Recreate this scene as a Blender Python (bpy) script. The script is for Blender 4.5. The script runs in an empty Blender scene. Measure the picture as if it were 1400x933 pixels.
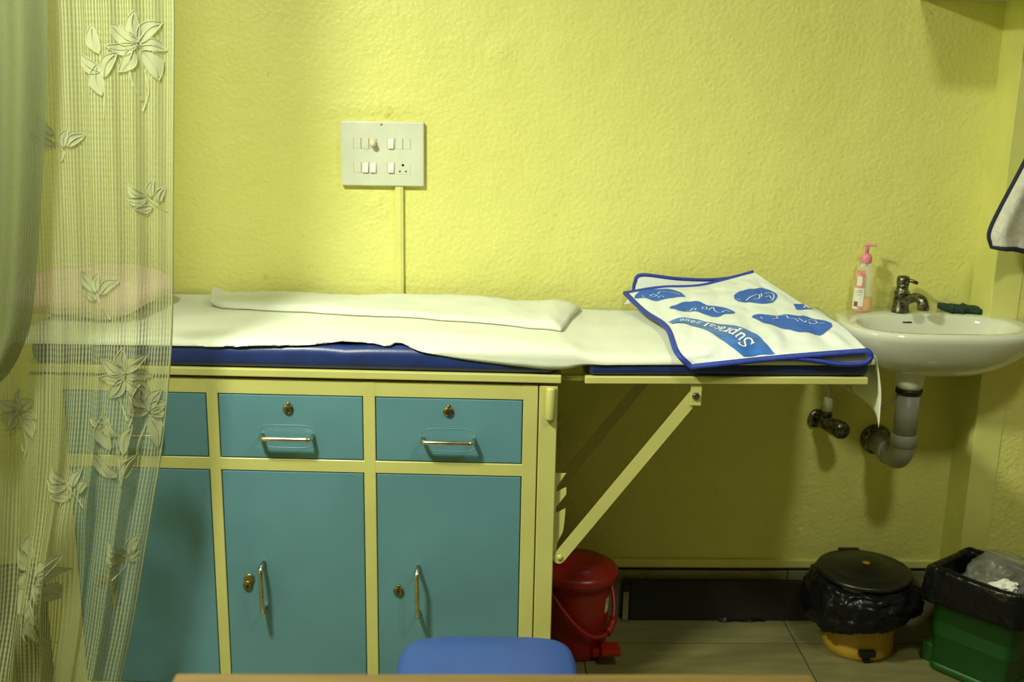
import bpy, bmesh, math, random
from mathutils import Vector, Matrix, noise
random.seed(7)
S = bpy.context.scene
COL = S.collection
PI = math.pi
# ------------------------------------------------------------------ camera
CAM_F, CAM_PITCH, CAM_ROLL, CAM_YAW = 1507.08, .2441, .0183, .0306   # focal length in pixels of a 1400 wide frame
fw = Vector((math.sin(CAM_YAW)*math.cos(CAM_PITCH), math.cos(CAM_YAW)*math.cos(CAM_PITCH), -math.sin(CAM_PITCH)))
rt = Vector((math.cos(CAM_YAW), -math.sin(CAM_YAW), 0)); up = rt.cross(fw)
r2 = rt*math.cos(CAM_ROLL) + up*math.sin(CAM_ROLL); u2 = up*math.cos(CAM_ROLL) - rt*math.sin(CAM_ROLL)
cam = bpy.data.objects.new('camera', bpy.data.cameras.new('camera'))
COL.objects.link(cam)
M = Matrix((r2, u2, -fw)).transposed().to_4x4(); M.translation = (0, -2.589, 1.371)
cam.matrix_world = M
cam.data.sensor_width = 36; cam.data.lens = CAM_F/1400*36
cam.data.dof.use_dof = True; cam.data.dof.focus_distance = 2.25; cam.data.dof.aperture_fstop = 5.0
S.camera = cam
# ------------------------------------------------------------------ world and view
w = bpy.data.worlds.new('room_air'); S.world = w; w.use_nodes = True
w.node_tree.nodes['Background'].inputs[0].default_value = (.9, 1, .75, 1)
w.node_tree.nodes['Background'].inputs[1].default_value = .01
S.view_settings.view_transform = 'Standard'; S.view_settings.look = 'None'
S.view_settings.gamma = 1; S.view_settings.use_curve_mapping = False
S.view_settings.exposure = 0.38
LIGHT_COL = (.95, 1.0, .82)
# x, y, z, watts : two round ceiling lights, the left one the stronger
LAMPS = [(-.72, -1.30, 2.10, 42), (.80, -1.42, 2.12, 9.5)]
# ------------------------------------------------------------------ material helper
def mat(name, col, rough=.5, metal=0, var=.0, vscale=6, bump=0, bscale=40, bdist=.002, col2=None, spec=None,
        trans=0, alpha=1, coat=0, stretch=None, detail=4, emit=None):
    m = bpy.data.materials.new(name); m.use_nodes = True
    nt = m.node_tree; b = nt.nodes['Principled BSDF']; L = nt.links.new
    b.inputs['Base Color'].default_value = (*col, 1); b.inputs['Roughness'].default_value = rough
    b.inputs['Metallic'].default_value = metal
    b.inputs['Transmission Weight'].default_value = trans; b.inputs['Alpha'].default_value = alpha
    b.inputs['Coat Weight'].default_value = coat
    if spec is not None: b.inputs['Specular IOR Level'].default_value = spec
    if emit: b.inputs['Emission Color'].default_value = (*emit[0], 1); b.inputs['Emission Strength'].default_value = emit[1]
    tc = nt.nodes.new('ShaderNodeTexCoord'); src = tc.outputs['Object']
    if stretch:
        mp = nt.nodes.new('ShaderNodeMapping'); mp.inputs['Scale'].default_value = stretch; L(src, mp.inputs[0]); src = mp.outputs[0]
    if var or col2:
        n = nt.nodes.new('ShaderNodeTexNoise'); n.inputs['Scale'].default_value = vscale; n.inputs['Detail'].default_value = detail
        L(src, n.inputs['Vector'])
        r = nt.nodes.new('ShaderNodeValToRGB'); L(n.outputs[0], r.inputs[0])
        a = col2 or tuple(max(0, c*(1-var)) for c in col)
        c = col if col2 else tuple(min(1, k*(1+var*.5)) for k in col)
        r.color_ramp.elements[0].color = (*a, 1); r.color_ramp.elements[1].color = (*c, 1)
        r.color_ramp.elements[0].position = .35; r.color_ramp.elements[1].position = .65
        L(r.outputs[0], b.inputs['Base Color'])
    if bump:
        n = nt.nodes.new('ShaderNodeTexNoise'); n.inputs['Scale'].default_value = bscale; n.inputs['Detail'].default_value = 3
        L(src, n.inputs['Vector'])
        bp = nt.nodes.new('ShaderNodeBump'); bp.inputs['Strength'].default_value = bump; bp.inputs['Distance'].default_value = bdist
        L(n.outputs[0], bp.inputs['Height']); L(bp.outputs[0], b.inputs['Normal'])
    return m

def plaster(name, col, col2):
    # orange-peel plaster: blotchy paint tint, fine pimples and broader trowel waves
    m = bpy.data.materials.new(name); m.use_nodes = True; nt = m.node_tree; b = nt.nodes['Principled BSDF']; L = nt.links.new
    b.inputs['Roughness'].default_value = .45; b.inputs['Specular IOR Level'].default_value = .35
    g = nt.nodes.new('ShaderNodeNewGeometry'); P = g.outputs['Position']
    n1 = nt.nodes.new('ShaderNodeTexNoise'); n1.inputs['Scale'].default_value = 2.3; n1.inputs['Detail'].default_value = 5; L(P, n1.inputs['Vector'])
    r = nt.nodes.new('ShaderNodeValToRGB'); L(n1.outputs[0], r.inputs[0])
    r.color_ramp.elements[0].color = (*col2, 1); r.color_ramp.elements[1].color = (*col, 1)
    r.color_ramp.elements[0].position = .3; r.color_ramp.elements[1].position = .6
    # small scuffs
    v = nt.nodes.new('ShaderNodeTexNoise'); v.inputs['Scale'].default_value = 13; v.inputs['Detail'].default_value = 6; L(P, v.inputs['Vector'])
    r3 = nt.nodes.new('ShaderNodeValToRGB'); L(v.outputs[0], r3.inputs[0])
    r3.color_ramp.elements[0].color = (.62, .60, .5, 1); r3.color_ramp.elements[1].color = (1, 1, 1, 1)
    r3.color_ramp.elements[0].position = .24; r3.color_ramp.elements[1].position = .30
    mx = nt.nodes.new('ShaderNodeMix'); mx.data_type = 'RGBA'; mx.blend_type = 'MULTIPLY'; mx.inputs[0].default_value = 1
    L(r.outputs[0], mx.inputs[6]); L(r3.outputs[0], mx.inputs[7]); L(mx.outputs[2], b.inputs['Base Color'])
    n2 = nt.nodes.new('ShaderNodeTexNoise'); n2.inputs['Scale'].default_value = 95; n2.inputs['Detail'].default_value = 1.5; L(P, n2.inputs['Vector'])
    n3 = nt.nodes.new('ShaderNodeTexNoise'); n3.inputs['Scale'].default_value = 9; n3.inputs['Detail'].default_value = 3; L(P, n3.inputs['Vector'])
    b1 = nt.nodes.new('ShaderNodeBump'); b1.inputs['Strength'].default_value = .55; b1.inputs['Distance'].default_value = .004; L(n2.outputs[0], b1.inputs['Height'])
    b2 = nt.nodes.new('ShaderNodeBump'); b2.inputs['Strength'].default_value = .35; b2.inputs['Distance'].default_value = .02; L(n3.outputs[0], b2.inputs['Height'])
    # rough repaired patches: above the switchboard, high on the wall, and beside the pipe
    n4 = nt.nodes.new('ShaderNodeTexNoise'); n4.inputs['Scale'].default_value = 48; n4.inputs['Detail'].default_value = 4; L(P, n4.inputs['Vector'])
    acc = None
    for ctr, sc in (((-.26, 0, 1.272), (7.5, 1, 24)), ((.045, 0, 1.405), (24, 1, 26)), ((.83, 0, .38), (26, 1, 3.2)), ((-.24, 0, 1.06), (11, 1, 7))):
        s1 = nt.nodes.new('ShaderNodeVectorMath'); s1.operation = 'SUBTRACT'; s1.inputs[1].default_value = ctr; L(P, s1.inputs[0])
        s2 = nt.nodes.new('ShaderNodeVectorMath'); s2.operation = 'MULTIPLY'; s2.inputs[1].default_value = sc; L(s1.outputs[0], s2.inputs[0])
        s3 = nt.nodes.new('ShaderNodeVectorMath'); s3.operation = 'LENGTH'; L(s2.outputs[0], s3.inputs[0])
        s4 = nt.nodes.new('ShaderNodeMapRange'); s4.inputs[1].default_value = 0; s4.inputs[2].default_value = 1.1; s4.inputs[3].default_value = .9; s4.inputs[4].default_value = 0; L(s3.outputs['Value'], s4.inputs[0])
        if acc is None: acc = s4.outputs[0]
        else:
            s5 = nt.nodes.new('ShaderNodeMath'); s5.operation = 'MAXIMUM'; L(acc, s5.inputs[0]); L(s4.outputs[0], s5.inputs[1]); acc = s5.outputs[0]
    pm = nt.nodes.new('ShaderNodeMath'); pm.operation = 'MULTIPLY'; L(acc, pm.inputs[0]); L(n4.outputs[0], pm.inputs[1])
    b3 = nt.nodes.new('ShaderNodeBump'); b3.inputs['Strength'].default_value = .6; b3.inputs['Distance'].default_value = .012; L(pm.outputs[0], b3.inputs['Height'])
    L(b1.outputs[0], b2.inputs['Normal']); L(b2.outputs[0], b3.inputs['Normal']); L(b3.outputs[0], b.inputs['Normal'])
    return m

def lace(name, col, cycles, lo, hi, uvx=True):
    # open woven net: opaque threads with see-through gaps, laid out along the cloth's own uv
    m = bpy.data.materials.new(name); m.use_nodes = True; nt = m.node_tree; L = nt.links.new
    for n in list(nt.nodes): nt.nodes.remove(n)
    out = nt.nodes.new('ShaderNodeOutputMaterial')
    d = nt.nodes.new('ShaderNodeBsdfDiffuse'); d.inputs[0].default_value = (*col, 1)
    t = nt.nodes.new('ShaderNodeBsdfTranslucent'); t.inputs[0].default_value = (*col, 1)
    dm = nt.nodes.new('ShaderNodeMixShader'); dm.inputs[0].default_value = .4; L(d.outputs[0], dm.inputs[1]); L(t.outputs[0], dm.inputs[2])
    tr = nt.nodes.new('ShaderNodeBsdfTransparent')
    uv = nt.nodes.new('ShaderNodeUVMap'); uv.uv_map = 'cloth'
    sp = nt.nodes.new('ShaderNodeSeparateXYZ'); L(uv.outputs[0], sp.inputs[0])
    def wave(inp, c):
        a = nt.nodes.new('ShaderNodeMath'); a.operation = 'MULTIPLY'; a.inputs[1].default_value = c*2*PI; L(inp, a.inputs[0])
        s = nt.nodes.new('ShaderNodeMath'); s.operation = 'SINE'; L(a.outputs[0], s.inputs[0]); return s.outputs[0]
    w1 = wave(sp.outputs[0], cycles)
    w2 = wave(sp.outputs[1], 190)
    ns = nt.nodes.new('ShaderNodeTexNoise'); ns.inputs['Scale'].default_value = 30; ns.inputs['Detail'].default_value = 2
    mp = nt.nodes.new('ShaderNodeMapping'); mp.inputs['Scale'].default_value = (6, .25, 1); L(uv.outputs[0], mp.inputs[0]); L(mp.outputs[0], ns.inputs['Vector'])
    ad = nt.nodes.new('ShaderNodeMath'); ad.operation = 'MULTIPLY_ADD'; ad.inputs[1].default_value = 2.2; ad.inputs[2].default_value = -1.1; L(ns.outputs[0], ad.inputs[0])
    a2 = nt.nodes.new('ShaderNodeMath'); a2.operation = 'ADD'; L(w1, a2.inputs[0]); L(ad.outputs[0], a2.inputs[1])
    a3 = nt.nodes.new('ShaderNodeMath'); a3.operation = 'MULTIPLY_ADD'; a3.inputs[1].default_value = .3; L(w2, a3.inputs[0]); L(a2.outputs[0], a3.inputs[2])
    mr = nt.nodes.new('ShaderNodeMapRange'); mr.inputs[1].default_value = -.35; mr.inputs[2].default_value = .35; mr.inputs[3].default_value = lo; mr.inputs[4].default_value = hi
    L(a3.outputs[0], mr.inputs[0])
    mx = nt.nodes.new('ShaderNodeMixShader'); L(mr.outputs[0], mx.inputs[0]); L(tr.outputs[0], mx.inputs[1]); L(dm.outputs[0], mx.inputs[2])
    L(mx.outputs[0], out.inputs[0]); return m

def sheer_plastic(name, col, alpha, rough):
    m = mat(name, col, rough, alpha=alpha, spec=.8); return m

MT = {}
MT['wall'] = plaster('yellow_plaster', (.75, .735, .225), (.71, .69, .195))
MT['trim'] = mat('yellow_smooth_paint', (.74, .73, .235), .35, var=.06, vscale=9)
MT['ceiling'] = mat('white_ceiling_paint', (.75, .74, .66), .8, var=.04)
MT['partition'] = mat('brown_partition_panel', (.30, .25, .13), .5, var=.2, vscale=4)
MT['tile_wall'] = mat('beige_skirting_tile', (.25, .23, .11), .25, var=.15, vscale=18)
MT['tile'] = mat('beige_floor_tile', (.175, .162, .062), .35, var=.16, vscale=7, stretch=(1, 6, 1))
MT['grout'] = mat('dark_grout', (.035, .03, .018), .95, spec=.1)
MT['cream'] = mat('cream_enamel', (.51, .49, .165), .32, var=.07, vscale=7)
MT['dark'] = mat('dark_gap', (.02, .018, .012), .9)
MT['teal'] = mat('blue_enamel', (.096, .225, .275), .3, var=.10, vscale=5, bump=.06, bscale=60, bdist=.001)
MT['chrome'] = mat('worn_chrome', (.62, .57, .42), .22, metal=1, var=.3, vscale=60)
MT['brass'] = mat('worn_brass', (.34, .27, .12), .35, metal=1, var=.5, vscale=90)
MT['black'] = mat('black_slot', (.008, .008, .008), .7)
MT['navy'] = mat('navy_rexine', (.014, .030, .15), .38, var=.2, vscale=14, bump=.25, bscale=220, bdist=.0008)
MT['sheet'] = mat('white_cotton', (.68, .705, .585), .85, var=.03, vscale=9, bump=.35, bscale=260, bdist=.0012)
MT['drawsheet'] = mat('cream_cotton', (.69, .71, .60), .85, var=.04, vscale=12, bump=.3, bscale=300, bdist=.001)
MT['pink'] = mat('pink_cotton', (.80, .55, .50), .85, var=.06, vscale=10, bump=.2, bscale=200, bdist=.001)
MT['quilt'] = mat('white_quilted_cotton', (.72, .76, .72), .8, var=.03, vscale=20, bump=.3, bscale=160, bdist=.0015)
MT['binding'] = mat('royal_blue_binding', (.02, .045, .36), .6, var=.2, vscale=90, bump=.4, bscale=500, bdist=.0006)
MT['print'] = mat('blue_print', (.035, .13, .53), .75, var=.12, vscale=60)
MT['ribbon'] = mat('blue_satin', (.04, .16, .56), .32, var=.25, vscale=28)
MT['lettering'] = mat('white_print', (.86, .87, .86), .7)
MT['ceramic'] = mat('white_ceramic', (.70, .72, .58), .08, var=.02, coat=.5)
MT['tarnish'] = mat('tarnished_chrome', (.17, .165, .11), .3, metal=.9, var=.75, vscale=130, bump=.5, bscale=240, bdist=.0015)
MT['pvc'] = mat('grey_pvc', (.27, .27, .23), .45, var=.12, vscale=25)
MT['white_plastic'] = mat('white_plastic', (.66, .68, .54), .35, var=.05, vscale=20)
MT['switch'] = mat('white_switch_plastic', (.80, .82, .72), .25)
MT['ivory'] = mat('ivory_plastic', (.78, .66, .42), .4)
MT['hose'] = mat('ivory_hose', (.62, .56, .36), .45, var=.2, vscale=40)
MT['green_scrub'] = mat('dark_green_scrubber', (.02, .055, .03), .95, var=.5, vscale=120, bump=1, bscale=300, bdist=.004)
MT['terry'] = mat('white_terry', (.78, .76, .66), .95, var=.12, vscale=70, bump=.8, bscale=330, bdist=.004)
MT['towel_edge'] = mat('navy_towel_edging', (.015, .018, .045), .8, bump=.3, bscale=300)
MT['pump'] = mat('pink_plastic', (.80, .25, .36), .3)
MT['liquid'] = mat('orange_handwash', (.85, .36, .02), .25, var=.08)
MT['label_pink'] = mat('pink_label_print', (.80, .30, .27), .4, var=.3, vscale=70)
MT['label_white'] = mat('cream_label_print', (.82, .80, .68), .4)
MT['label_brown'] = mat('brown_label_print', (.22, .10, .06), .4)
MT['label_green'] = mat('green_label_print', (.25, .42, .30), .4)
MT['red'] = mat('red_plastic', (.30, .008, .007), .35, var=.12, vscale=8)
MT['sticker'] = mat('worn_sticker', (.55, .50, .36), .6, var=.4, vscale=80)
MT['yellow_bin'] = mat('ochre_yellow_plastic', (.42, .245, .018), .42, var=.12, vscale=8)
MT['black_plastic'] = mat('black_plastic', (.008, .009, .006), .33, spec=.35, bump=.2, bscale=30)
MT['bag'] = mat('black_bag_film', (.006, .006, .006), .27, bump=.5, bscale=34, bdist=.01, spec=.16)
MT['green'] = mat('green_plastic', (.003, .060, .004), .4, var=.12, vscale=8)
MT['board'] = mat('black_board', (.012, .012, .009), .75, var=.3, vscale=10)
MT['stool'] = mat('blue_vinyl', (.020, .055, .21), .42, var=.12, vscale=7, bump=.15, bscale=260, bdist=.0006)
MT['steel'] = mat('dull_steel', (.4, .38, .32), .35, metal=1)
MT['wood'] = mat('brown_laminate', (.125, .078, .013), .55, col2=(.09, .052, .009), vscale=6, stretch=(1, 12, 1))
MT['lace'] = lace('cream_lace_net', (.42, .44, .25), 124, .22, .88)
MT['lace_dense_shaded'] = lace('cream_lace_gathered_shaded', (.15, .17, .085), 128, .66, .93)  # same lace fabric, its colour darkened to stand in for weaker light
MT['leaf'] = lace('cream_embroidery', (.42, .44, .265), 1, .90, .90)
MT['vein'] = mat('embroidery_outline', (.25, .26, .14), .85)
MT['clear_bag'] = sheer_plastic('clear_plastic_film', (.42, .42, .33), .30, .30)
MT['bottle'] = mat('clear_bottle', (.93, .90, .74), .12, alpha=.30, spec=.7)
MT['paper'] = mat('white_paper', (.8, .8, .72), .9)
# ------------------------------------------------------------------ object helpers
def link(name, me, m, parent=None, smooth=False):
    o = bpy.data.objects.new(name, me); COL.objects.link(o)
    if m is not None:
        for k in (m if isinstance(m, (list, tuple)) else [m]): me.materials.append(MT[k])
    if smooth: me.polygons.foreach_set('use_smooth', [True]*len(me.polygons))
    if parent: o.parent = parent
    return o
def mesh(name, v, f, m, parent=None, smooth=False):
    me = bpy.data.meshes.new(name); me.from_pydata([tuple(p) for p in v], [], f); me.update()
    return link(name, me, m, parent, smooth)
def bmobj(name, bm, m, parent=None, smooth=False, recalc=True):
    if recalc: bmesh.ops.recalc_face_normals(bm, faces=bm.faces)
    me = bpy.data.meshes.new(name); bm.to_mesh(me); bm.free()
    return link(name, me, m, parent, smooth)
def thing(name, label, cat, loc=(0, 0, 0), rz=0, group=None):
    o = bpy.data.objects.new(name, None); COL.objects.link(o); o.empty_display_size = .05
    o.location = loc; o.rotation_euler = (0, 0, rz); tag(o, label, cat, group); return o
def tag(o, label, cat, group=None):
    o['label'] = label; o['category'] = cat
    if group: o['group'] = group
    return o
def struct(o): o['kind'] = 'structure'; return o
def add_box(bm, x0, x1, y0, y1, z0, z1, bev=0, seg=2, mi=0):
    r = bmesh.ops.create_cube(bm, size=1); vs = r['verts']
    for v in vs: v.co = Vector(((x0+x1)/2+v.co.x*(x1-x0), (y0+y1)/2+v.co.y*(y1-y0), (z0+z1)/2+v.co.z*(z1-z0)))
    fs = {f for v in vs for f in v.link_faces}
    for f in fs: f.material_index = mi
    if bev:
        es = list({e for v in vs for e in v.link_edges})
        bmesh.ops.bevel(bm, geom=es, offset=bev, segments=seg, profile=.5, affect='EDGES')
def box(name, x0, x1, y0, y1, z0, z1, m, parent=None, bev=0, seg=2):
    bm = bmesh.new(); add_box(bm, x0, x1, y0, y1, z0, z1, bev, seg); return bmobj(name, bm, m, parent)
def add_loft(bm, rings, cap0=True, cap1=True, closed=True):
    R = [[bm.verts.new(p) for p in r] for r in rings]; n = len(R[0])
    for a, b in zip(R, R[1:]):
        for i in range(n if closed else n-1):
            j = (i+1) % n; bm.faces.new((a[i], a[j], b[j], b[i]))
    if cap0: bm.faces.new(R[0][::-1])
    if cap1: bm.faces.new(R[-1])
def circ(c, r, n=24, rx=None, ax='z', ph=0):
    o = []
    for i in range(n):
        a = 2*PI*i/n+ph; p, q = r*math.cos(a), (rx or r)*math.sin(a)
        o.append(Vector(c)+(Vector((p, q, 0)) if ax == 'z' else Vector((p, 0, q)) if ax == 'y' else Vector((0, p, q))))
    return o
def add_lathe(bm, c, prof, n=32, ax='z', cap0=True, cap1=True, rxs=1):
    d = {'z': Vector((0, 0, 1)), 'y': Vector((0, -1, 0)), 'x': Vector((1, 0, 0))}[ax]
    add_loft(bm, [circ(Vector(c)+d*h, max(r, 1e-4), n, max(r, 1e-4)*rxs, ax) for r, h in prof], cap0, cap1)
def lathe(name, c, prof, m, parent=None, n=32, ax='z', cap0=True, cap1=True, rxs=1):
    bm = bmesh.new(); add_lathe(bm, c, prof, n, ax, cap0, cap1, rxs); return bmobj(name, bm, m, parent, True)
def catmull(P, per=6, closed=False):
    P = [Vector(p) for p in P]; n = len(P); o = []
    rng = range(n if closed else n-1)
    for i in rng:
        g = (lambda k: P[k % n]) if closed else (lambda k: P[min(max(k, 0), n-1)])
        a, b, c, d = g(i-1), g(i), g(i+1), g(i+2)
        for k in range(per):
            t = k/per; o.append(.5*((2*b)+(c-a)*t+(2*a-5*b+4*c-d)*t*t+(3*b-a-3*c+d)*t**3))
    if not closed: o.append(P[-1])
    return o
def add_tube(bm, P, r, n=10, flat=1.0, caps=True, closed=False):
    P = [Vector(p) for p in P]; N = len(P); rings = []; prev = None
    for i, p in enumerate(P):
        a = P[(i-1) % N] if (closed or i > 0) else p; b = P[(i+1) % N] if (closed or i < N-1) else p
        t = (b-a).normalized()
        if prev is None:
            ref = Vector((0, 0, 1)) if abs(t.z) < .9 else Vector((1, 0, 0)); s = t.cross(ref).normalized()
        else: s = (prev - t*prev.dot(t)).normalized()
        prev = s; q = t.cross(s); rr = r[i] if isinstance(r, (list, tuple)) else r
        rings.append([p+s*rr*math.cos(2*PI*k/n)+q*rr*flat*math.sin(2*PI*k/n) for k in range(n)])
    if closed: rings.append(rings[0]); caps = False
    add_loft(bm, rings, caps, caps)
def tube(name, P, r, m, parent=None, n=10, flat=1.0, closed=False):
    bm = bmesh.new(); add_tube(bm, P, r, n, flat, True, closed); bmesh.ops.remove_doubles(bm, verts=bm.verts, dist=1e-6)
    return bmobj(name, bm, m, parent, True)
def add_prism(bm, poly, y0, y1):
    # polygon in x,z pushed from y0 to y1
    a = [bm.verts.new((x, y0, z)) for x, z in poly]; b = [bm.verts.new((x, y1, z)) for x, z in poly]
    bm.faces.new(a); bm.faces.new(b[::-1]); n = len(poly)
    for i in range(n): bm.faces.new((a[i], b[i], b[(i+1) % n], a[(i+1) % n]))
def grid(name, nu, nv, fn, m, parent=None, uv=None, thick=0):
    v = [fn(i/nu, j/nv) for j in range(nv+1) for i in range(nu+1)]; W = nu+1
    f = [(j*W+i, j*W+i+1, (j+1)*W+i+1, (j+1)*W+i) for j in range(nv) for i in range(nu)]
    o = mesh(name, v, f, m, parent, True)
    if uv:
        l = o.data.uv_layers.new(name=uv)
        for lp in o.data.loops:
            k = lp.vertex_index; l.data[lp.index].uv = ((k % W)/nu, (k//W)/nv)
    if thick:
        md = o.modifiers.new('thickness', 'SOLIDIFY'); md.thickness = thick; md.offset = 0
    return o
def lerp_tab(tab, x):
    for (a, p), (b, q) in zip(tab, tab[1:]):
        if x <= b: return p+(q-p)*max(0, (x-a))/(b-a)
    return tab[-1][1]
def smooth_tab(tab, x):
    n = len(tab)
    for i in range(n-1):
        if x <= tab[i+1][0] or i == n-2:
            a, b = tab[i], tab[i+1]; t = min(max((x-a[0])/(b[0]-a[0]), 0), 1)
            pm = tab[max(i-1, 0)]; pn = tab[min(i+2, n-1)]
            m0 = (b[1]-pm[1])/(b[0]-pm[0])*(b[0]-a[0]); m1 = (pn[1]-a[1])/(pn[0]-a[0])*(b[0]-a[0])
            return (2*t**3-3*t*t+1)*a[1]+(t**3-2*t*t+t)*m0+(-2*t**3+3*t*t)*b[1]+(t**3-t*t)*m1
# ------------------------------------------------------------------ the room
XL, XR, YF, ZC = -1.30, 1.75, -4.6, 2.9
struct(box('wall_back', XL-.1, XR, 0, .1, 0, ZC, 'wall'))
struct(box('wall_left', XL-.1, XL, YF, 0, 0, ZC, 'wall'))
struct(box('wall_right', XR, XR+.1, YF, .1, 0, ZC, 'partition'))
struct(box('wall_front', XL-.1, XR+.1, YF-.1, YF, 0, ZC, 'partition'))
struct(box('ceiling', XL-.1, XR+.1, YF-.1, .1, ZC, ZC+.1, 'ceiling'))
# the wall steps forward at the right of the sink; its corner is dressed with smooth bands
struct(box('wall_step', 1.192, XR, -.106, 0, 0, ZC, 'wall'))
struct(box('trim_1', 1.190, 1.256, -.108, -.106, .135, ZC, 'trim', bev=.0008, seg=1))
struct(box('trim_2', 1.190, 1.192, -.106, 0, .135, ZC, 'trim'))
fl = struct(box('floor', XL-.1, XR+.1, YF-.1, .1, -.1, -.0012, 'grout'))
TS = .532
tile_me = None
for i in range(-3, 3):
    for j in range(0, 10):
        x0 = .258+TS*i; y1 = -.148-TS*(j-1)
        xa, xb = max(x0, XL)+.0015, min(x0+TS, XR)-.0015; ya, yb = max(y1-TS, YF)+.0015, min(y1, 0)-.0015
        if xb-xa < .02 or yb-ya < .02: continue
        full = abs(xb-xa-TS+.003) < 1e-4 and abs(yb-ya-TS+.003) < 1e-4
        if full and tile_me:
            o = bpy.data.objects.new('tile', tile_me); COL.objects.link(o); o.parent = fl
        else:
            bm = bmesh.new(); cx, cy = (xa+xb)/2, (ya+yb)/2
            add_box(bm, xa-cx, xb-cx, ya-cy, yb-cy, -.003, 0); o = bmobj('tile', bm, 'tile', fl)
            if full: tile_me = o.data
        o.location = ((xa+xb)/2, (ya+yb)/2, 0)
sk = struct(box('baseboard_back', XL, 1.19, -.008, 0, 0, .131, 'grout'))
x = .797-.6*4
while x < 1.19:
    a, b = max(x, XL)+.0012, min(x+.6, 1.19)-.0012
    if b-a > .02: box('tile', a, b, -.012, -.006, .001, .129, 'tile_wall', sk, .0008, 1)
    x += .6
struct(box('trim_3', XL, 1.19, -.009, 0, .136, .158, 'trim', bev=.003))
sk2 = struct(box('baseboard_right', 1.19, XR, -.114, -.106, 0, .131, 'grout'))
box('tile', 1.191, XR, -.118, -.112, .001, .129, 'tile_wall', sk2, .0008, 1)
# ------------------------------------------------------------------ ceiling lights (out of frame, above the camera side)
for k, (lx, ly, lz, pw) in enumerate(LAMPS):
    t = thing('ceiling_light', 'round white ceiling light nearer the curtain' if k == 0 else 'round white ceiling light nearer the sink', 'light', (lx, ly, lz))
    lathe('rod', (0, 0, .03), [(.012, 0), (.012, ZC-lz-.03)], 'white_plastic', t, 12)
    lathe('housing', (0, 0, 0), [(.14, 0), (.15, .012), (.13, .03)], 'white_plastic', t, 32)
    ld = bpy.data.lights.new('ceiling_light_glow', 'AREA'); ld.shape = 'DISK'; ld.size = .22 if k == 0 else .2; ld.energy = pw; ld.color = LIGHT_COL
    lo = bpy.data.objects.new('glow', ld); COL.objects.link(lo); lo.parent = t; lo.location = (0, 0, -.008)
# ------------------------------------------------------------------ examination couch on its cupboard
CY, CA = -.4832, -.0444
couch = thing('examination_couch', 'blue and cream steel cupboard couch with drawers, doors and a strut-held end shelf', 'examination couch', (0, CY, 0), CA)
UL, UR, DEP = -.905, .1574, .425
DRZ, DOZ = (.5915, .7242), (.075, .5618)
BAYS = [(-.832, -.5475), (-.5213, -.2329), (-.2053, .0873)]
bm = bmesh.new()                                        # carcass: back, sides, bottom, inner
add_box(bm, UL, -.89, .02, DEP, .0, .757); add_box(bm, .112, .126, .02, DEP, .0, .757); add_box(bm, .112, UR, DEP-.022, DEP, 0, .757)
add_box(bm, UL, .12, DEP-.012, DEP, .04, .757); add_box(bm, UL, .12, .02, DEP, .05, .065)
bmobj('carcass', bm, 'cream', couch)
box('inner_shadow_board', -.885, .113, .022, .03, .06, .756, 'dark', couch)
bm = bmesh.new()                                        # face frame, one welded frame of flat bars
zt, zb = .757, .04
add_box(bm, UL+.0, BAYS[0][0]-.0018, 0, .022, 0, zt, .0012, 1)
for a, b in ((0, 1), (1, 2)): add_box(bm, BAYS[a][1]+.0018, BAYS[b][0]-.0018, 0, .022, zb, zt, .0012, 1)
add_box(bm, BAYS[2][1]+.0018, .1185, 0, .022, zb, zt, .0012, 1)
for a, b in BAYS:
    add_box(bm, a-.004, b+.004, .0004, .022, DRZ[1]+.0018, zt, .0012, 1)
    add_box(bm, a-.004, b+.004, .0004, .022, DOZ[1]+.0018, DRZ[0]-.0018, .0012, 1)
    add_box(bm, a-.004, b+.004, .0004, .022, zb, DOZ[0]-.0018, .0012, 1)
bmobj('face_frame', bm, 'cream', couch)
box('corner_post', .1208, UR, -.001, .024, 0, zt-.0005, 'cream', couch, .0015, 1)
box('top_panel', UL-.004, .1635, -.006, DEP, .7635, .7795, 'cream', couch, .002)
def add_key(bm, c):                                       # keyhole: round eye and slot
    x, z = c
    add_box(bm, x-.0013, x+.0013, -.0050, -.0042, z-.0065, z)
    add_lathe(bm, (x, -.0042, z), [(.0026, 0), (.0026, .0008)], 12, 'y')
def lock(parent, x, z, r, off=(0, 0)):
    k = lathe('lock', (x, .002, z), [(r, 0), (r, .004), (r*.85, .0058), (r*.45, .0062)], 'brass', parent, 24, 'y')
    b = bmesh.new(); add_lathe(b, (x, -.0042, z), [(.0027, 0), (.0027, .0008)], 14, 'y')
    add_box(b, x-.0015, x+.0015, -.005, -.0042, z-.0072, z-.001); bmobj('keyhole', b, 'black', k)
    c = bmesh.new()
    for dx, dz in ((-.6, -.25), (.6, -.25)): add_lathe(c, (x+dx*r, -.002, z+dz*r), [(.0016, 0), (.0013, .001)], 8, 'y')
    bmobj('rivet', c, 'chrome', k)
    if off != (0, 0): lathe('cover_disc', (x+off[0], .001, z+off[1]), [(r*1.05, 0), (r*1.05, .0032), (r*.9, .004)], 'brass', k, 24, 'y')
    else: lathe('lock_cap', (x+.0005, .001, z+r*.95), [(r*.42, 0), (r*.4, .004), (r*.3, .005)], 'brass', k, 16, 'y')
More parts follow.
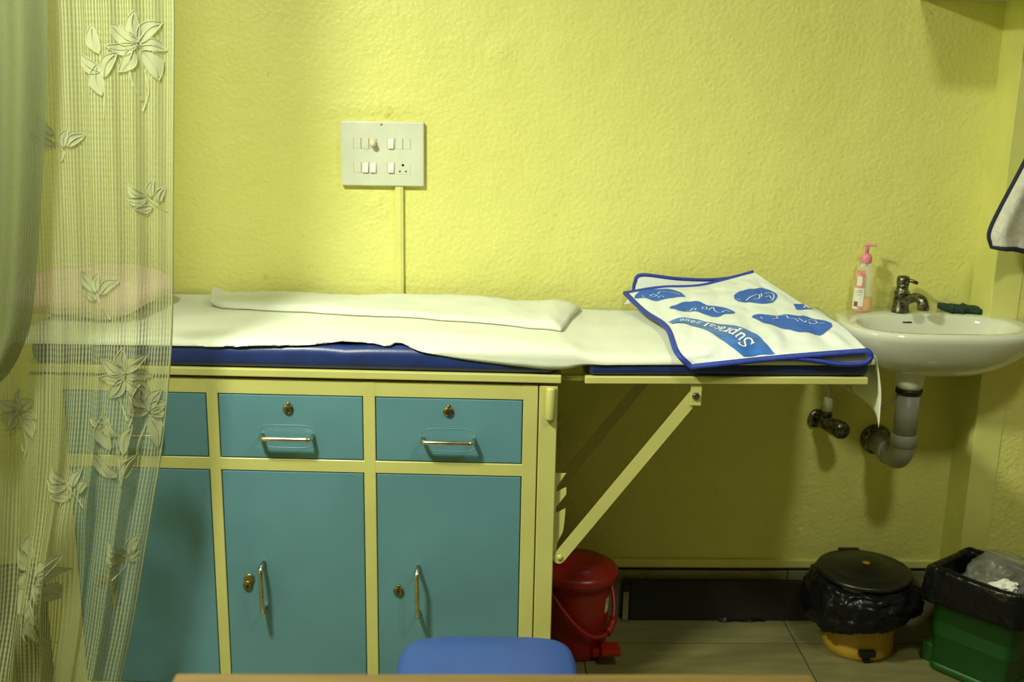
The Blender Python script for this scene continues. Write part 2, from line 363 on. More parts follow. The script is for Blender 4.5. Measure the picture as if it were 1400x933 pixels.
def handle(parent, x0, z0, x1, z1, proud=.024, r=.0046):
    a, b = Vector((x0, 0, z0)), Vector((x1, 0, z1)); d = (b-a).normalized()*.008; o = Vector((0, -proud, 0))
    P = [a+Vector((0, .002, 0)), a+o*.5, a+o*.8+d*.15, a+o*.95+d*.5, a+o+d*1.2]
    P += [a+o+(b-a)*.5, b+o-d*1.2, b+o*.95-d*.5, b+o*.8-d*.15, b+o*.5, b+Vector((0, .002, 0))]
    tube('handle', P, r, 'chrome', parent, 12)
LK = [(-.690, .697), (-.382, .697), (-.06, .699)]
HX = [(-.745, -.640), (-.436, -.334), (-.111, -.009)]
for i, (a, b) in enumerate(BAYS):
    d = box('drawer', a, b, .0008, .020, DRZ[0], DRZ[1], 'teal', couch, .0015, 2)
    lock(d, LK[i][0], LK[i][1], .0105)
    handle(d, HX[i][0], .640, HX[i][1], .640)
    # shallow raised finger plate pressed round the handle
    m = (HX[i][0]+HX[i][1])/2
    P = [Vector((m+.056*math.copysign(abs(math.cos(t))**.45, math.cos(t)), .001, .638+.024*math.copysign(abs(math.sin(t))**.45, math.sin(t)))) for t in [2*PI*k/40 for k in range(40)]]
    tube('pressed_ridge', P,   .0009, 'teal', d, 6, closed=True)
DL = [(-.785, .31), (-.478, .309), (-.163, .304)]
DH = [(-.752, .26, .36), (-.4425, .258, .36), (-.1205, .257, .359)]
for i, (a, b) in enumerate(BAYS):
    d = box('door', a, b, .0008, .020, DOZ[0], DOZ[1], 'teal', couch, .0015, 2)
    lock(d, DL[i][0], DL[i][1], .0105, (.003, .014) if i == 1 else (0, 0))
    handle(d, DH[i][0], DH[i][1], DH[i][0]-.001, DH[i][2], .03)
lathe('hinge_barrel', (.1435, -.0045, .688), [(.0085, 0), (.0095, .003), (.0095, .063), (.0085, .066)], 'cream', couch, 20)
                                        # toothed plate the strut foot hooks into
T = [(.150, .567), (.179, .568), (.162, .540), (.161, .527), (.175, .535), (.181, .537), (.181, .523), (.161, .494), (.161, .480), (.173, .487), (.180, .491), (.180, .476), (.177, .442), (.166, .416), (.164, .400), (.166, .392), (.184, .392), (.184, .376), (.150, .376)]
for v0 in (.012, DEP-.03):
    bm = bmesh.new(); add_prism(bm, T, v0, v0+.003); bmobj('ratchet_plate', bm, 'cream', couch)
# end shelf on its struts, tipped up a touch at the far end
sh = Matrix.Rotation(-.020, 4, 'Y'); sh.translation = (.2105, 0, .7635)
bm = bmesh.new(); LE = .557
add_box(bm, 0, LE, -.004, .016, 0, .0145, .0015, 1); add_box(bm, 0, LE, DEP-.016, DEP, 0, .0145, .0015, 1)
add_box(bm, 0, .02, .014, DEP-.014, 0, .0145, .0015, 1); add_box(bm, LE-.02, LE, .014, DEP-.014, 0, .0145, .0015, 1)
add_box(bm, .002, LE-.002, 0, DEP-.002, .0115, .0150)
bm.transform(sh); bmobj('end_shelf', bm, 'cream', couch)
bm = bmesh.new()
bm.free()
for v0 in (.006, DEP-.05): box('slide_bar', -.01, .215, v0+.012, v0+.02, .764, .774, 'cream', couch)
for v0 in (-.003, DEP-.045):
    t = box('strut_tab', .4215, .443, v0+.004, v0+.009, .722, .778, 'cream', couch, .0008, 1)
    lathe('bolt', (.4315, v0+.004, .7425), [(.0075, 0), (.0075, .004), (.005, .0055)], 'tarnish', t, 6, 'y')
    bm = bmesh.new()
    p0, p1 = Vector((.170, 0, .384)), Vector((.4315, 0, .7425)); d = (p1-p0).normalized(); n = Vector((-d.z, 0, d.x))*.0125
    poly = []
    for c, s in ((p0, -1), (p1, 1)):
        for k in range(9):
            a = -PI/2*s*1 + PI*k/8*s if s == 1 else PI/2+PI*k/8
            poly.append(c + d*math.cos(a)*.0125*(1 if s == 1 else 1) + n*math.sin(a))
    # outline: half round at the foot, then half round at the top
    poly = [p0+d*.0125*math.cos(PI/2+PI*k/8)+n*math.sin(PI/2+PI*k/8) for k in range(9)] + [p1+d*.0125*math.cos(-PI/2+PI*k/8)+n*math.sin(-PI/2+PI*k/8) for k in range(9)]
    add_prism(bm, [(p.x, p.z) for p in poly], v0+.009, v0+.013)
    st = bmobj('strut', bm, 'cream', couch)
    lathe('bolt', (.1715, v0+.009, .386), [(.0058, 0), (.0055, .003), (.003, .004)], 'cream', st, 16, 'y')
# mattresses: two navy pads
def pad(name, u0, u1, z0, h0, z1, h1):
    bm = bmesh.new(); add_box(bm, u0, u1, -.004, DEP+.0, 0, 1, 0)
    bmesh.ops.subdivide_edges(bm, edges=[e for e in bm.edges if abs(e.verts[0].co.x-e.verts[1].co.x) > .01], cuts=24, use_grid_fill=True)
    for v in bm.verts:
        t = (v.co.x-u0)/(u1-u0); zz = z0+(z1-z0)*t; hh = h0+(h1-h0)*t
        v.co.z = zz+v.co.z*hh + (.0015*math.sin(v.co.x*31)+.001*math.sin(v.co.x*57+1))*v.co.z
    bmesh.ops.bevel(bm, geom=[e for e in bm.edges if e.calc_face_angle(0) > 1], offset=min(h0, h1)*.36, segments=4, profile=.5, affect='EDGES')
    return bmobj(name, bm, 'navy', couch, True)
pad('mattress', UL+.012, .155, .7795, .051, .7795, .0475)
pad('mattress', .2155, .768, .7795, .036, .7905, .037)
# ------------------------------------------------------------------ white sheet over the couch
HEM = [(-.93, .822), (-.611, .824), (-.428, .828), (-.334, .832), (-.242, .838), (-.18, .832), (-.158, .8355), (-.131, .829), (-.082, .817), (.005, .805), (.086, .797), (.129, .793), (.172, .794), (.209, .803), (.252, .804), (.41, .808), (.60, .812), (.775, .816)]
TOP = [(-.93, .836), (-.2, .835), (.10, .832), (.155, .830), (.188, .8265), (.22, .822), (.30, .822), (.775, .834)]
def top_z(u, v):
    z = smooth_tab(TOP, u)
    z += .0026*noise.noise(Vector((u*9, v*13, 1)))+.0012*noise.noise(Vector((u*26, v*22, 7)))+.0012*math.sin(u*9+v*20)
    # one broad soft ruck running to the gap
    d = (v-(.10-.16*max(0, u+.25))); z += .009*math.exp(-(d/.026)**2)*max(0, min(1, (u+.42)*4))*max(0, min(1, (.24-u)*6))
    d = (u-.185+.25*(v-.02)); z += .004*math.exp(-(d/.02)**2)*math.exp(-v/.12)
    return z
NU, NV = 150, 22
def sheet_pt(s, t):
    u = -.925+(.776+.925)*s; k = t*NV
    hem = smooth_tab(HEM, u); zt_ = top_z(u, .02)
    rip = .002*noise.noise(Vector((u*22, 3, 0)))
    if k <= 16: v = .44-(.44-.016)*k/16; return (u, v, top_z(u, v)+.0004)
    rr = .0115; z0 = top_z(u, .016); amax = math.acos(max(0.0, 1-max(0.0, z0-hem)/rr))      # a short hem stops on the rounded edge
    a = amax*min(1, (k-16)/3); v = .016-.0235*math.sin(a); z = z0-rr*(1-math.cos(a))
    if k > 19: z = z+(min(hem, z)-z)*(k-19)/3; v += rip*(k-19)/3
    return (u, v, z)
sheet = grid('bed_sheet', NU, NV, sheet_pt, 'sheet')
sheet.location = (0, CY, 0); sheet.rotation_euler = (0, 0, CA)
sheet.data.materials[0] = MT['sheet']
tag(sheet, 'white cotton sheet spread over the couch mattress, hanging past the front edge', 'bed sheet')
md = sheet.modifiers.new('thickness', 'SOLIDIFY'); md.thickness = .0018; md.offset = 1
def flap_pt(s, t):                                     # the loose end falling past the shelf, longest at the front corner
    v = -.008+.40*s; drop = .140*(1-s*.55)-.01*math.sin(s*9)
    u = .776+.016*math.sin(min(1, t*1.6)*PI/2)+.006*math.sin(s*14)*t-.004*t
    return (u+.006*t*(1-s), v-.006*t*math.cos(s*11), .834-.0006-drop*t-.004*min(1, t*3))
grid('sheet_end', 20, 12, flap_pt, 'sheet', sheet, thick=.0018)
# ------------------------------------------------------------------ folded draw sheet lying along the wall side
FR = [(-.605, -.150), (-.572, -.180), (-.46, -.205), (-.358, -.222), (-.087, -.262), (.06, -.298), (.13, -.318), (.172, -.330)]
BK = [(-.615, -.070), (-.56, -.035), (-.46, -.03), (-.36, -.03), (-.194, -.03), (0, -.05), (.12, -.075), (.235, -.085)]
def ds_pt(lift):
    def f(s, t):
        i = s*(len(FR)-1); a = int(min(i, len(FR)-2)); q = i-a
        p = Vector(FR[a]).lerp(Vector(FR[a+1]), q); b = Vector(BK[a]).lerp(Vector(BK[a+1]), q)
        m = p.lerp(b, t)
        # couch frame -> the sheet top under this point
        X, Yw = m.x, m.y-CY; u = X*math.cos(CA)+Yw*math.sin(CA); v = -X*math.sin(CA)+Yw*math.cos(CA)
        z = top_z(u, max(.02, v))+.0022
        e = min(1, min(t, 1-t)*14)*min(1, min(s, 1-s)*30+.2)
        z += lift*(.35+.65*math.sqrt(max(e, 0)))*(1.0+.35*math.sin(s*17+t*3)*.5+.4*math.exp(-((s-.93)/.05)**2)) if lift > 0 else 0
        if lift > 0: z += .0016*noise.noise(Vector((s*30, t*8, 4)))
        z += .020*max(0, (.10-s)/.10)**1.3*(.4+.6*t)              # the raised left corner
        return (m.x, m.y, z)
    return f
d = bmesh.new(); nu, nv = 80, 16; V = []
for lift in (0, .0125):
    f = ds_pt(lift); V.append([[d.verts.new(f(i/nu, j/nv)) for i in range(nu+1)] for j in range(nv+1)])
for k, g in enumerate(V):
    for j in range(nv):
        for i in range(nu):
            q = (g[j][i], g[j][i+1], g[j+1][i+1], g[j+1][i]); d.faces.new(q if k else q[::-1])
def rim(g): return g[0]+[r[-1] for r in g[1:]]+g[-1][-2::-1]+[r[0] for r in g[-2:0:-1]]
a, b = rim(V[0]), rim(V[1])
for i in range(len(a)): d.faces.new((a[i], a[(i+1) % len(a)], b[(i+1) % len(a)], b[i]))
tag(bmobj('folded_draw_sheet', d, 'drawsheet', None, True), 'long folded cream cloth lying on the white sheet beside the wall', 'folded cloth')
# ------------------------------------------------------------------ pink pillow behind the curtain
def sq(c, e): return math.copysign(abs(c)**e, c)
bm = bmesh.new(); rings = []
for k in range(17):
    ph = -PI/2+PI*k/16; zz = math.sin(ph); w_ = max(math.cos(ph), .001)**.75
    rings.append([Vector((.15*w_*sq(math.cos(a), .62)*(1+.09*abs(math.sin(2*a))), .135*w_*sq(math.sin(a), .62)*(1+.09*abs(math.sin(2*a))), .046*zz*(1-.1*math.sin(a*3+1))+.0025*noise.noise(Vector((math.cos(a)*2, math.sin(a)*2, zz*2))))) for a in [2*PI*i/56 for i in range(56)]])
add_loft(bm, rings)
pil = bmobj('pillow', bm, 'pink', None, True); pil.location = (-.850, -.205, .881); pil.rotation_euler = (.02, 0, -.16)
tag(pil, 'pink pillow on the left end of the couch behind the lace curtain', 'pillow')
# ------------------------------------------------------------------ printed quilt, folded, on the end shelf
QG = [[[0.339,-0.075,0.863],[0.42,-0.08,0.878],[0.509,-0.08,0.883],[0.585,-0.08,0.903],[0.635,-0.08,0.918]],[[0.367,-0.19,0.846],[0.457,-0.185,0.867],[0.539,-0.18,0.88],[0.614,-0.175,0.89],[0.675,-0.17,0.895]],[[0.394,-0.335,0.844],[0.465,-0.318,0.854],[0.548,-0.295,0.862],[0.632,-0.285,0.871],[0.711,-0.275,0.876]],[[0.387,-0.507,0.834],[0.469,-0.475,0.847],[0.555,-0.445,0.854],[0.653,-0.41,0.859],[0.742,-0.395,0.867]],[[0.413,-0.528,0.809],[0.491,-0.529,0.819],[0.566,-0.526,0.827],[0.663,-0.527,0.837],[0.757,-0.531,0.846]]]
BLOBS = [[[0.041,0.058],[0.099,0.014],[0.159,0.009],[0.269,0.047],[0.299,0.09],[0.3,0.169],[0.289,0.196],[0.233,0.193],[0.18,0.187],[0.124,0.177],[0.096,0.156],[0.076,0.119],[0.022,0.095]],[[0.133,0.303],[0.161,0.279],[0.202,0.274],[0.255,0.26],[0.307,0.275],[0.342,0.306],[0.366,0.355],[0.436,0.385],[0.479,0.434],[0.507,0.484],[0.487,0.502],[0.434,0.488],[0.394,0.499],[0.34,0.483],[0.299,0.444],[0.259,0.399],[0.168,0.365],[0.158,0.335]],[[0.569,0.304],[0.628,0.249],[0.704,0.218],[0.777,0.227],[0.854,0.228],[0.899,0.268],[0.907,0.312],[0.869,0.364],[0.81,0.404],[0.743,0.425],[0.691,0.411],[0.639,0.381],[0.574,0.36]],[[0.579,0.551],[0.637,0.542],[0.705,0.573],[0.777,0.576],[0.838,0.616],[0.881,0.613],[0.911,0.663],[0.961,0.719],[0.948,0.76],[0.914,0.787],[0.853,0.829],[0.782,0.814],[0.725,0.796],[0.698,0.755],[0.654,0.7],[0.614,0.65],[0.593,0.61]],[[0.934,0.453],[1.0,0.455],[1.0,0.494],[1.0,0.58],[0.994,0.528],[0.91,0.522],[0.911,0.493]]]
SQUIG = [[[0.171,0.096],[0.21,0.072],[0.247,0.115],[0.269,0.172]],[[0.111,0.109],[0.145,0.091],[0.153,0.116],[0.12,0.123]],[[0.142,0.146],[0.169,0.139],[0.172,0.162]],[[0.069,0.089],[0.075,0.112]],[[0.214,0.372],[0.234,0.383],[0.267,0.362],[0.278,0.383],[0.262,0.392]],[[0.315,0.4],[0.328,0.377],[0.351,0.383],[0.335,0.412],[0.315,0.4]],[[0.35,0.421],[0.391,0.39],[0.389,0.432],[0.413,0.465]],[[0.424,0.468],[0.453,0.454],[0.475,0.476]],[[0.633,0.36],[0.676,0.335],[0.747,0.321],[0.726,0.365],[0.681,0.37]],[[0.779,0.304],[0.755,0.35]],[[0.812,0.302],[0.866,0.293],[0.864,0.336],[0.815,0.385],[0.766,0.398]],[[0.781,0.354],[0.826,0.332],[0.82,0.365]],[[0.578,0.334],[0.598,0.357]],[[0.618,0.583],[0.621,0.604]],[[0.678,0.585],[0.71,0.586],[0.706,0.613],[0.671,0.618]],[[0.743,0.587],[0.768,0.6],[0.761,0.634],[0.786,0.65],[0.794,0.678]],[[0.815,0.647],[0.823,0.692],[0.84,0.682]],[[0.853,0.678],[0.891,0.68],[0.886,0.714],[0.851,0.718],[0.846,0.697]],[[0.888,0.721],[0.925,0.723]],[[0.992,0.472],[1.0,0.477],[0.963,0.503],[0.983,0.506]],[[1.0,0.479],[0.99,0.519]]]
BANDU = [[0.043,0.456],[0.12,0.443],[0.204,0.47],[0.292,0.533],[0.375,0.594],[0.46,0.672],[0.512,0.772],[0.54,0.964]]
BANDL = [[0.055,0.494],[0.099,0.498],[0.154,0.528],[0.21,0.587],[0.262,0.67],[0.294,0.756],[0.317,0.873],[0.35,0.96]]
LOOP = [[0.757,-0.531,0.846],[0.764,-0.531,0.834],[0.75,-0.531,0.821],[0.707,-0.529,0.818],[0.664,-0.527,0.823],[0.621,-0.525,0.827],[0.567,-0.522,0.826]]
FLAP = [[0.362,-0.05,0.861],[0.364,-0.05,0.884],[0.379,-0.05,0.902],[0.462,-0.05,0.894],[0.54,-0.05,0.892],[0.592,-0.05,0.898],[0.641,-0.05,0.912]]

def crw(t, n):
    x = t*(n-1); i = int(min(max(math.floor(x), 0), n-2)); f = x-i; W_ = [0.0]*(n+2)
    for k, b_ in enumerate((-.5*f+f*f-.5*f**3, 1-2.5*f*f+1.5*f**3, .5*f+2*f*f-1.5*f**3, -.5*f*f+.5*f**3)): W_[i+k] += b_
    o = W_[1:-1]; o[0] += 2*W_[0]; o[1] -= W_[0]; o[-1] += 2*W_[-1]; o[-2] -= W_[-1]
    return o
def qbase(s, t):
    a, b = crw(t, 5), crw(s, 5); p = Vector((0, 0, 0))
    for i in range(5):
        for j in range(5): p += a[i]*b[j]*Vector(QG[i][j])
    return p
def qnorm(s, t):
    e = .01; s0, s1, t0, t1 = max(0, s-e), min(1, s+e), max(0, t-e), min(1, t+e)
    return (qbase(s, t1)-qbase(s, t0)).cross(qbase(s1, t)-qbase(s0, t)).normalized()*1.0
def qsurf(s, t, off=0):
    n = qnorm(s, t)
    if n.z < 0: n = -n
    # quilting: shallow puffs between stitched rows, and puckers running up from the front edge
    e = min(1, 12*min(s, 1-s, t, 1-t))
    h = .0036*abs(math.sin((s*5.2+t*2.0)*PI))*abs(math.sin((t*4.6-s*1.5)*PI))**.6
    h += .0034*math.sin(s*44+3*noise.noise(Vector((s*5, t*4, 0))))*max(0, t-.62)*2.2*max(0, min(1, (s-.33)*8))
    h += .0016*noise.noise(Vector((s*16, t*14, 5)))
    return qbase(s, t)+n*(h*e+off)
quilt = thing('quilt', 'folded white quilt with blue printed patches and blue edging on the end shelf', 'quilt', (0, 0, 0))
NQ = 72
grid('top_layer', NQ, NQ, lambda s, t: qsurf(s, t), 'quilt', quilt)
def cm(P, t):
    x = t*(len(P)-1); i = int(min(x, len(P)-2)); f = x-i
    g = lambda k: Vector(P[min(max(k, 0), len(P)-1)])
    a, b, c, d_ = g(i-1), g(i), g(i+1), g(i+2)
    return .5*((2*b)+(c-a)*f+(2*a-5*b+4*c-d_)*f*f+(3*b-a-3*c+d_)*f**3)
def lower_pt(s, t):                                    # the layer folded under: from the right fold back to the left
    front = cm(LOOP, s); edge = qbase(1, 1-t)
    k = min(1, s*6)
    back = edge+Vector((.004*math.sin(k*PI), 0, -.030*k*(1-.3*t)))+Vector((-.12*max(0, s-.15), .0, -.03*t*max(0, s)))
    p = front+(edge-qbase(1, 1))+(back-edge-(cm(LOOP, min(s, .17))-Vector(LOOP[0])))*min(1, t*3)*.5
    floor_z = .8405-.0 if t > .06 else .815
    flat = front.z+(.842-front.z)*min(1, t*5); p.z = p.z*(1-k)+flat*k
    return p
grid('under_layer', 24, 24, lower_pt, 'quilt', quilt)
def flap2(s, t):
    a = cm(FLAP, s); b = qbase(max(0, min(1, s*1.02-.01)), 0)+Vector((0, .014, -.030)); return a.lerp(b, t)
grid('back_layer', 30, 6, flap2, 'quilt', quilt)
bd = lambda P, r=.0062: tube('binding', P, r, 'binding', quilt, 10, .8)
bd([qbase(0, k/24) for k in range(25)]+[qbase(k/40, 1) for k in range(1, 41)]+[cm(LOOP, k/30) for k in range(1, 31)])
bd([qbase(k/30, 0) for k in range(31)], .0052); bd([cm(FLAP, k/36) for k in range(37)], .0050)
def qpoly(name, poly, off, m, parent, n=26, kk=5):
    # a printed patch: the outline filled by strips that follow the cloth
    P = [Vector((p[0], p[1])) for p in catmull([(p[0], p[1], 0) for p in poly], 4, True)]
    s0, s1 = min(p.x for p in P)+1e-4, max(p.x for p in P)-1e-4; v, f = [], []
    for i in range(n+1):
        x_ = s0+(s1-s0)*i/n; ts = []
        for a, b in zip(P, P[1:]+P[:1]):
            if (a.x-x_)*(b.x-x_) < 0: ts.append(a.y+(b.y-a.y)*(x_-a.x)/(b.x-a.x))
        lo, hi = (min(ts), max(ts)) if ts else (P[0].y, P[0].y)
        for j in range(kk+1): v.append(qsurf(min(1, max(0, x_)), min(1, max(0, lo+(hi-lo)*j/kk)), off))
    for i in range(n):
        for j in range(kk):
            a = i*(kk+1)+j; f.append((a, a+1, a+kk+2, a+kk+1))
    return mesh(name, v, f, m, parent, True)
def qstrip(P, wd, off, v, f):
    P = catmull([(p[0], p[1], 0) for p in P], 5)
    W_ = [qsurf(min(1, max(0, p.x)), min(1, max(0, p.y)), off) for p in P]
    for i, p in enumerate(W_):
        t = (W_[min(i+1, len(W_)-1)]-W_[max(i-1, 0)]); t = t.normalized() if t.length > 1e-9 else Vector((1, 0, 0))
        n = t.cross(Vector((0, 0, 1))).normalized()*wd; v += [p+n, p-n]
    b = len(v)-2*len(W_)
    for i in range(len(W_)-1): f.append((b+2*i, b+2*i+1, b+2*i+3, b+2*i+2))
patches = [qpoly('printed_patch', p, .0010, 'print', quilt) for p in BLOBS]
groups = [(0, 0, 4), (1, 4, 8), (2, 8, 13), (3, 13, 19), (4, 19, 21)]
for bi, a, b in groups:
    v, f = [], []
    for sgl in SQUIG[a:b]: qstrip(sgl, .0010, .0017, v, f)
    mesh('scribble', v, f, 'lettering', patches[bi])
v, f = [], []; n, kk = 40, 8
def bandpt(w_, h_):
    a = cm([(p[0], p[1], 0) for p in BANDU], w_); b = cm([(p[0], p[1], 0) for p in BANDL], w_); c = a.lerp(b, h_)
    return min(1, max(0, c.x)), min(1, max(0, c.y))
for i in range(n+1):
    for j in range(kk+1): v.append(qsurf(*bandpt(i/n, j/kk), .0016))
for i in range(n):
    for j in range(kk):
        a = i*(kk+1)+j; f.append((a, a+1, a+kk+2, a+kk+1))
ribbon = mesh('ribbon', v, f, 'ribbon', quilt, True)
# serif lettering, drawn as strokes in an em box (x right, y up); it lies upside down to the camera
def arc(cx, cy, rx, ry, a0, a1, n=10): return [(cx+rx*math.cos(math.radians(a0+(a1-a0)*k/n)), cy+ry*math.sin(math.radians(a0+(a1-a0)*k/n))) for k in range(n+1)]
GL = {'S': [(.09, arc(.30, .74, .22, .20, 30, 270)+arc(.30, .25, .24, .23, 90, -160)), (.05, [(.5, .68), (.52, .95)]), (.05, [(.05, .30), (.03, .04)])],
 'u': [(.12, [(.12, .6), (.12, .2)]+arc(.28, .18, .16, .16, 180, 330)), (.12, [(.48, .62), (.48, .02)]), (.06, [(.0, .6), (.16, .6)]), (.06, [(.36, .6), (.5, .6)]), (.06, [(.48, .03), (.6, .03)])],
 'p': [(.12, [(.12, .6), (.12, -.28)]), (.10, arc(.30, .31, .19, .29, 150, -150)), (.06, [(.0, .6), (.14, .6)]), (.06, [(.0, -.28), (.26, -.28)])],
 'r': [(.12, [(.14, .6), (.14, .02)]), (.10, arc(.32, .42, .16, .18, 160, 60)), (.06, [(.0, .02), (.3, .02)]), (.06, [(.02, .6), (.14, .6)])],
 'a': [(.10, arc(.24, .46, .16, .15, 160, 0)+[(.40, .1), (.5, .03)]), (.10, arc(.22, .17, .16, .16, 60, 340))],
 'c': [(.11, arc(.28, .31, .2, .29, 45, 315))],
 'l': [(.12, [(.14, 1), (.14, .02)]), (.06, [(.0, .02), (.28, .02)]), (.06, [(.02, .98), (.14, .98)])],
 '2': [(.09, arc(.24, .50, .18, .17, 170, -40)+[(.06, .04)]), (.09, [(.06, .05), (.46, .05)])],
 '0': [(.10, arc(.24, .33, .19, .29, 0, 360, 16))]}
CW = [('S', .857, .075), ('u', .778, .066), ('p', .707, .060), ('r', .652, .046), ('a', .607, .044), ('c', .563, .042), ('a', .518, .042), ('l', .470, .040), ('2', .392, .050), ('0', .328, .050), ('0', .264, .050), ('0', .200, .050)]
v, f = [], []
for ch, c, wd in CW:
    gw = {'S': .56, 'u': .6, 'p': .5, 'r': .44, 'a': .48, 'c': .48, 'l': .28, '2': .48, '0': .48}[ch]
    for th, P in GL[ch]:
        b = len(v); n_ = len(P)
        for i, (x_, y_) in enumerate(P):
            x0, y0 = P[max(i-1, 0)]; x1, y1 = P[min(i+1, n_-1)]; L_ = math.hypot(x1-x0, y1-y0) or 1; nx, ny = -(y1-y0)/L_*th*.55, (x1-x0)/L_*th*.55
            for sg in (1, -1):
                X_ = (x_+sg*nx-gw/2)/gw*wd*.92; Y_ = y_+sg*ny
                v.append(qsurf(*bandpt(c-X_, .27+.50*Y_), .0024))
        for i in range(n_-1): f.append((b+2*i, b+2*i+1, b+2*i+3, b+2*i+2))
mesh('lettering', v, f, 'lettering', ribbon)
# ------------------------------------------------------------------ lace curtain at the left
cur = thing('lace_curtain', 'sheer cream lace curtain with embroidered leaves hanging before the left end of the couch', 'curtain', (0, 0, 0))
CXR = [(.02, -.735), (.10, -.728), (.177, -.711), (.278, -.684), (.387, -.659), (.478, -.639), (.568, -.619), (.627, -.605), (.714, -.588), (.799, -.575), (.869, -.565), (.964, -.556), (1.097, -.547), (1.225, -.539), (1.35, -.531), (1.47, -.524), (2.10, -.51)]
CXL = -1.16
ZB, ZT = .03, 2.10
def cur_y(s, z):
    lo = max(0, min(1, (1.05-z)/.75))
    a = (.006+.010*lo)
    # folds drawn together low down: one deep fold sweeps off to the left
    f = a*math.sin(2*PI*(4.2*s)+1.1-lo*1.5)+.45*a*math.sin(2*PI*9.3*s+2.0+lo)+.004*math.sin(2*PI*17*s+z*3)
    g = .045*lo*math.exp(-((s-(.79-.34*max(0, (.62-z)/.6)))/.075)**2)
    return -.62+f-g
def cur_pt(s, z):
    xr = smooth_tab(CXR, z); return Vector((CXL+(xr-CXL)*s+.010*math.sin(2*PI*9.3*s+.4)*max(0, min(1, (1-z)/.8)), cur_y(s, z), z))
NCU, NCV = 220, 110
panel = grid('net_panel', NCU, NCV, lambda s, t: cur_pt(s, ZB+(ZT-ZB)*t), 'lace', cur, 'cloth')
l = [cur_pt(1.0, ZB+(ZT-ZB)*k/60)+Vector((0, -.001, 0)) for k in range(61)]
tube('selvedge', l, .0028, 'leaf', cur, 6, .5)
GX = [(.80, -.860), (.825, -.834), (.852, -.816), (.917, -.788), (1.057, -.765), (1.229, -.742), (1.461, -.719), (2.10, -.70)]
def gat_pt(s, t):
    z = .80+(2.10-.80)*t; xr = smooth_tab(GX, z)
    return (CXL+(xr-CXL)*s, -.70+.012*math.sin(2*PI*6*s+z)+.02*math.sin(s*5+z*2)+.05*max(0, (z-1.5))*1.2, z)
grid('gathered_panel', 120, 50, gat_pt, 'lace_dense_shaded', cur, 'cloth')
def on_cur(x, z, off):
    xr = smooth_tab(CXR, z); s = max(0, min(1, (x-CXL)/(xr-CXL))); x = min(x, xr-.001)
    return Vector((x, cur_y(s, z)-off, z))
def leaf(v, f, vv, vf, bx, bz, ang, ln, wd, off=.0022, bend=.12):
    n = 9; ca_, sa_ = math.cos(ang), math.sin(ang); b = len(v); ml = []
    for i in range(n+1):
        t = i/n; h = wd*math.sin(PI*t**.85)**.85*.5+.0002; c = bend*ln*math.sin(PI*t)
        for q in (-1, -.5, 0, .5, 1):
            x, z = t*ln, q*h+c; X_, Z_ = bx+x*ca_-z*sa_, bz+x*sa_+z*ca_
            v.append(on_cur(X_, Z_, off+.0008*(abs(q)**1.5)*math.sin(PI*t)))
        ml.append(on_cur(bx+t*ln*ca_-c*sa_, bz+t*ln*sa_+c*ca_, off+.0012))
    for i in range(n):
        for j in range(4): a = b+i*5+j; f.append((a, a+1, a+6, a+5))
    # darker corded rim and midrib
    for line in (ml[:-1], [v[b+5*i] for i in range(n+1)], [v[b+5*i+4] for i in range(n+1)]):
        k = len(vv)
        for i, p in enumerate(line):
            t_ = (line[min(i+1, len(line)-1)]-line[max(i-1, 0)]).normalized(); nn = t_.cross(Vector((0, 1, 0))).normalized()*.0007
            vv += [p+nn+Vector((0, -.0012, 0)), p-nn+Vector((0, -.0012, 0))]
        for i in range(len(line)-1): vf.append((k+2*i, k+2*i+1, k+2*i+3, k+2*i+2))
def stem(v, f, P, r=.0011):
    W_ = [on_cur(p.x, p.y, .0026) for p in catmull([(a, b, 0) for a, b in P], 6)]; k = len(v)
    for i, p in enumerate(W_):
        t_ = (W_[min(i+1, len(W_)-1)]-W_[max(i-1, 0)]).normalized(); nn = t_.cross(Vector((0, 1, 0))).normalized()*r
        v += [p+nn, p-nn]
    for i in range(len(W_)-1): f.append((k+2*i, k+2*i+1, k+2*i+3, k+2*i+2))
def motif(name, cx, cz, leaves, stems=(), sc=1.0, rot=0.0):
    v, f, vv, vf = [], [], [], []; cr_, sr_ = math.cos(rot), math.sin(rot)
    R = lambda x, z: (cx+sc*(x*cr_-z*sr_), cz+sc*(x*sr_+z*cr_))
    for (x, z, a, ln, wd) in leaves: X_, Z_ = R(x, z); leaf(v, f, vv, vf, X_, Z_, math.radians(a)+rot, ln*sc, wd*sc)
    for P in stems: stem(v, f, [R(*p) for p in P], .0012*sc)
    o = mesh(name, v, f, 'leaf', cur, True); mesh('stitched_outline', vv, vf, 'vein', o)
SPRIG = ([(-.012, .012, 118, .040, .018), (-.006, .004, 160, .042, .018), (.004, .006, 62, .040, .017), (.016, -.008, 50, .036, .017), (.0, -.016, 165, .036, .017)],
         [[(-.012, .022), (.0, .0), (.012, -.018), (.026, -.034)], [(-.012, -.018), (-.02, -.03)]])
LILY = ([(0, .004, 92, .042, .018), (0, 0, 145, .046, .024), (0, 0, 40, .046, .022), (0, -.004, 182, .046, .018), (.002, -.004, -10, .038, .018), (-.006, -.01, 232, .042, .022), (.004, -.01, 296, .050, .026)], [[(-.01, -.02), (-.012, -.05), (.0, -.085)], [(.006, -.04), (.01, -.07), (.0, -.10)]])
motif('embroidered_lily', -.645, .815, *LILY, sc=1.05)
motif('embroidered_lily', -.612, .738, [(0, .0, 100, .055, .024), (0, 0, 60, .050, .022), (0, 0, 20, .036, .022), (-.002, -.004, 150, .034, .018), (.0, -.008, 278, .066, .030), (.004, -.004, -15, .026, .018)], [[(-.004, -.02), (-.022, -.06), (-.03, -.11)]])
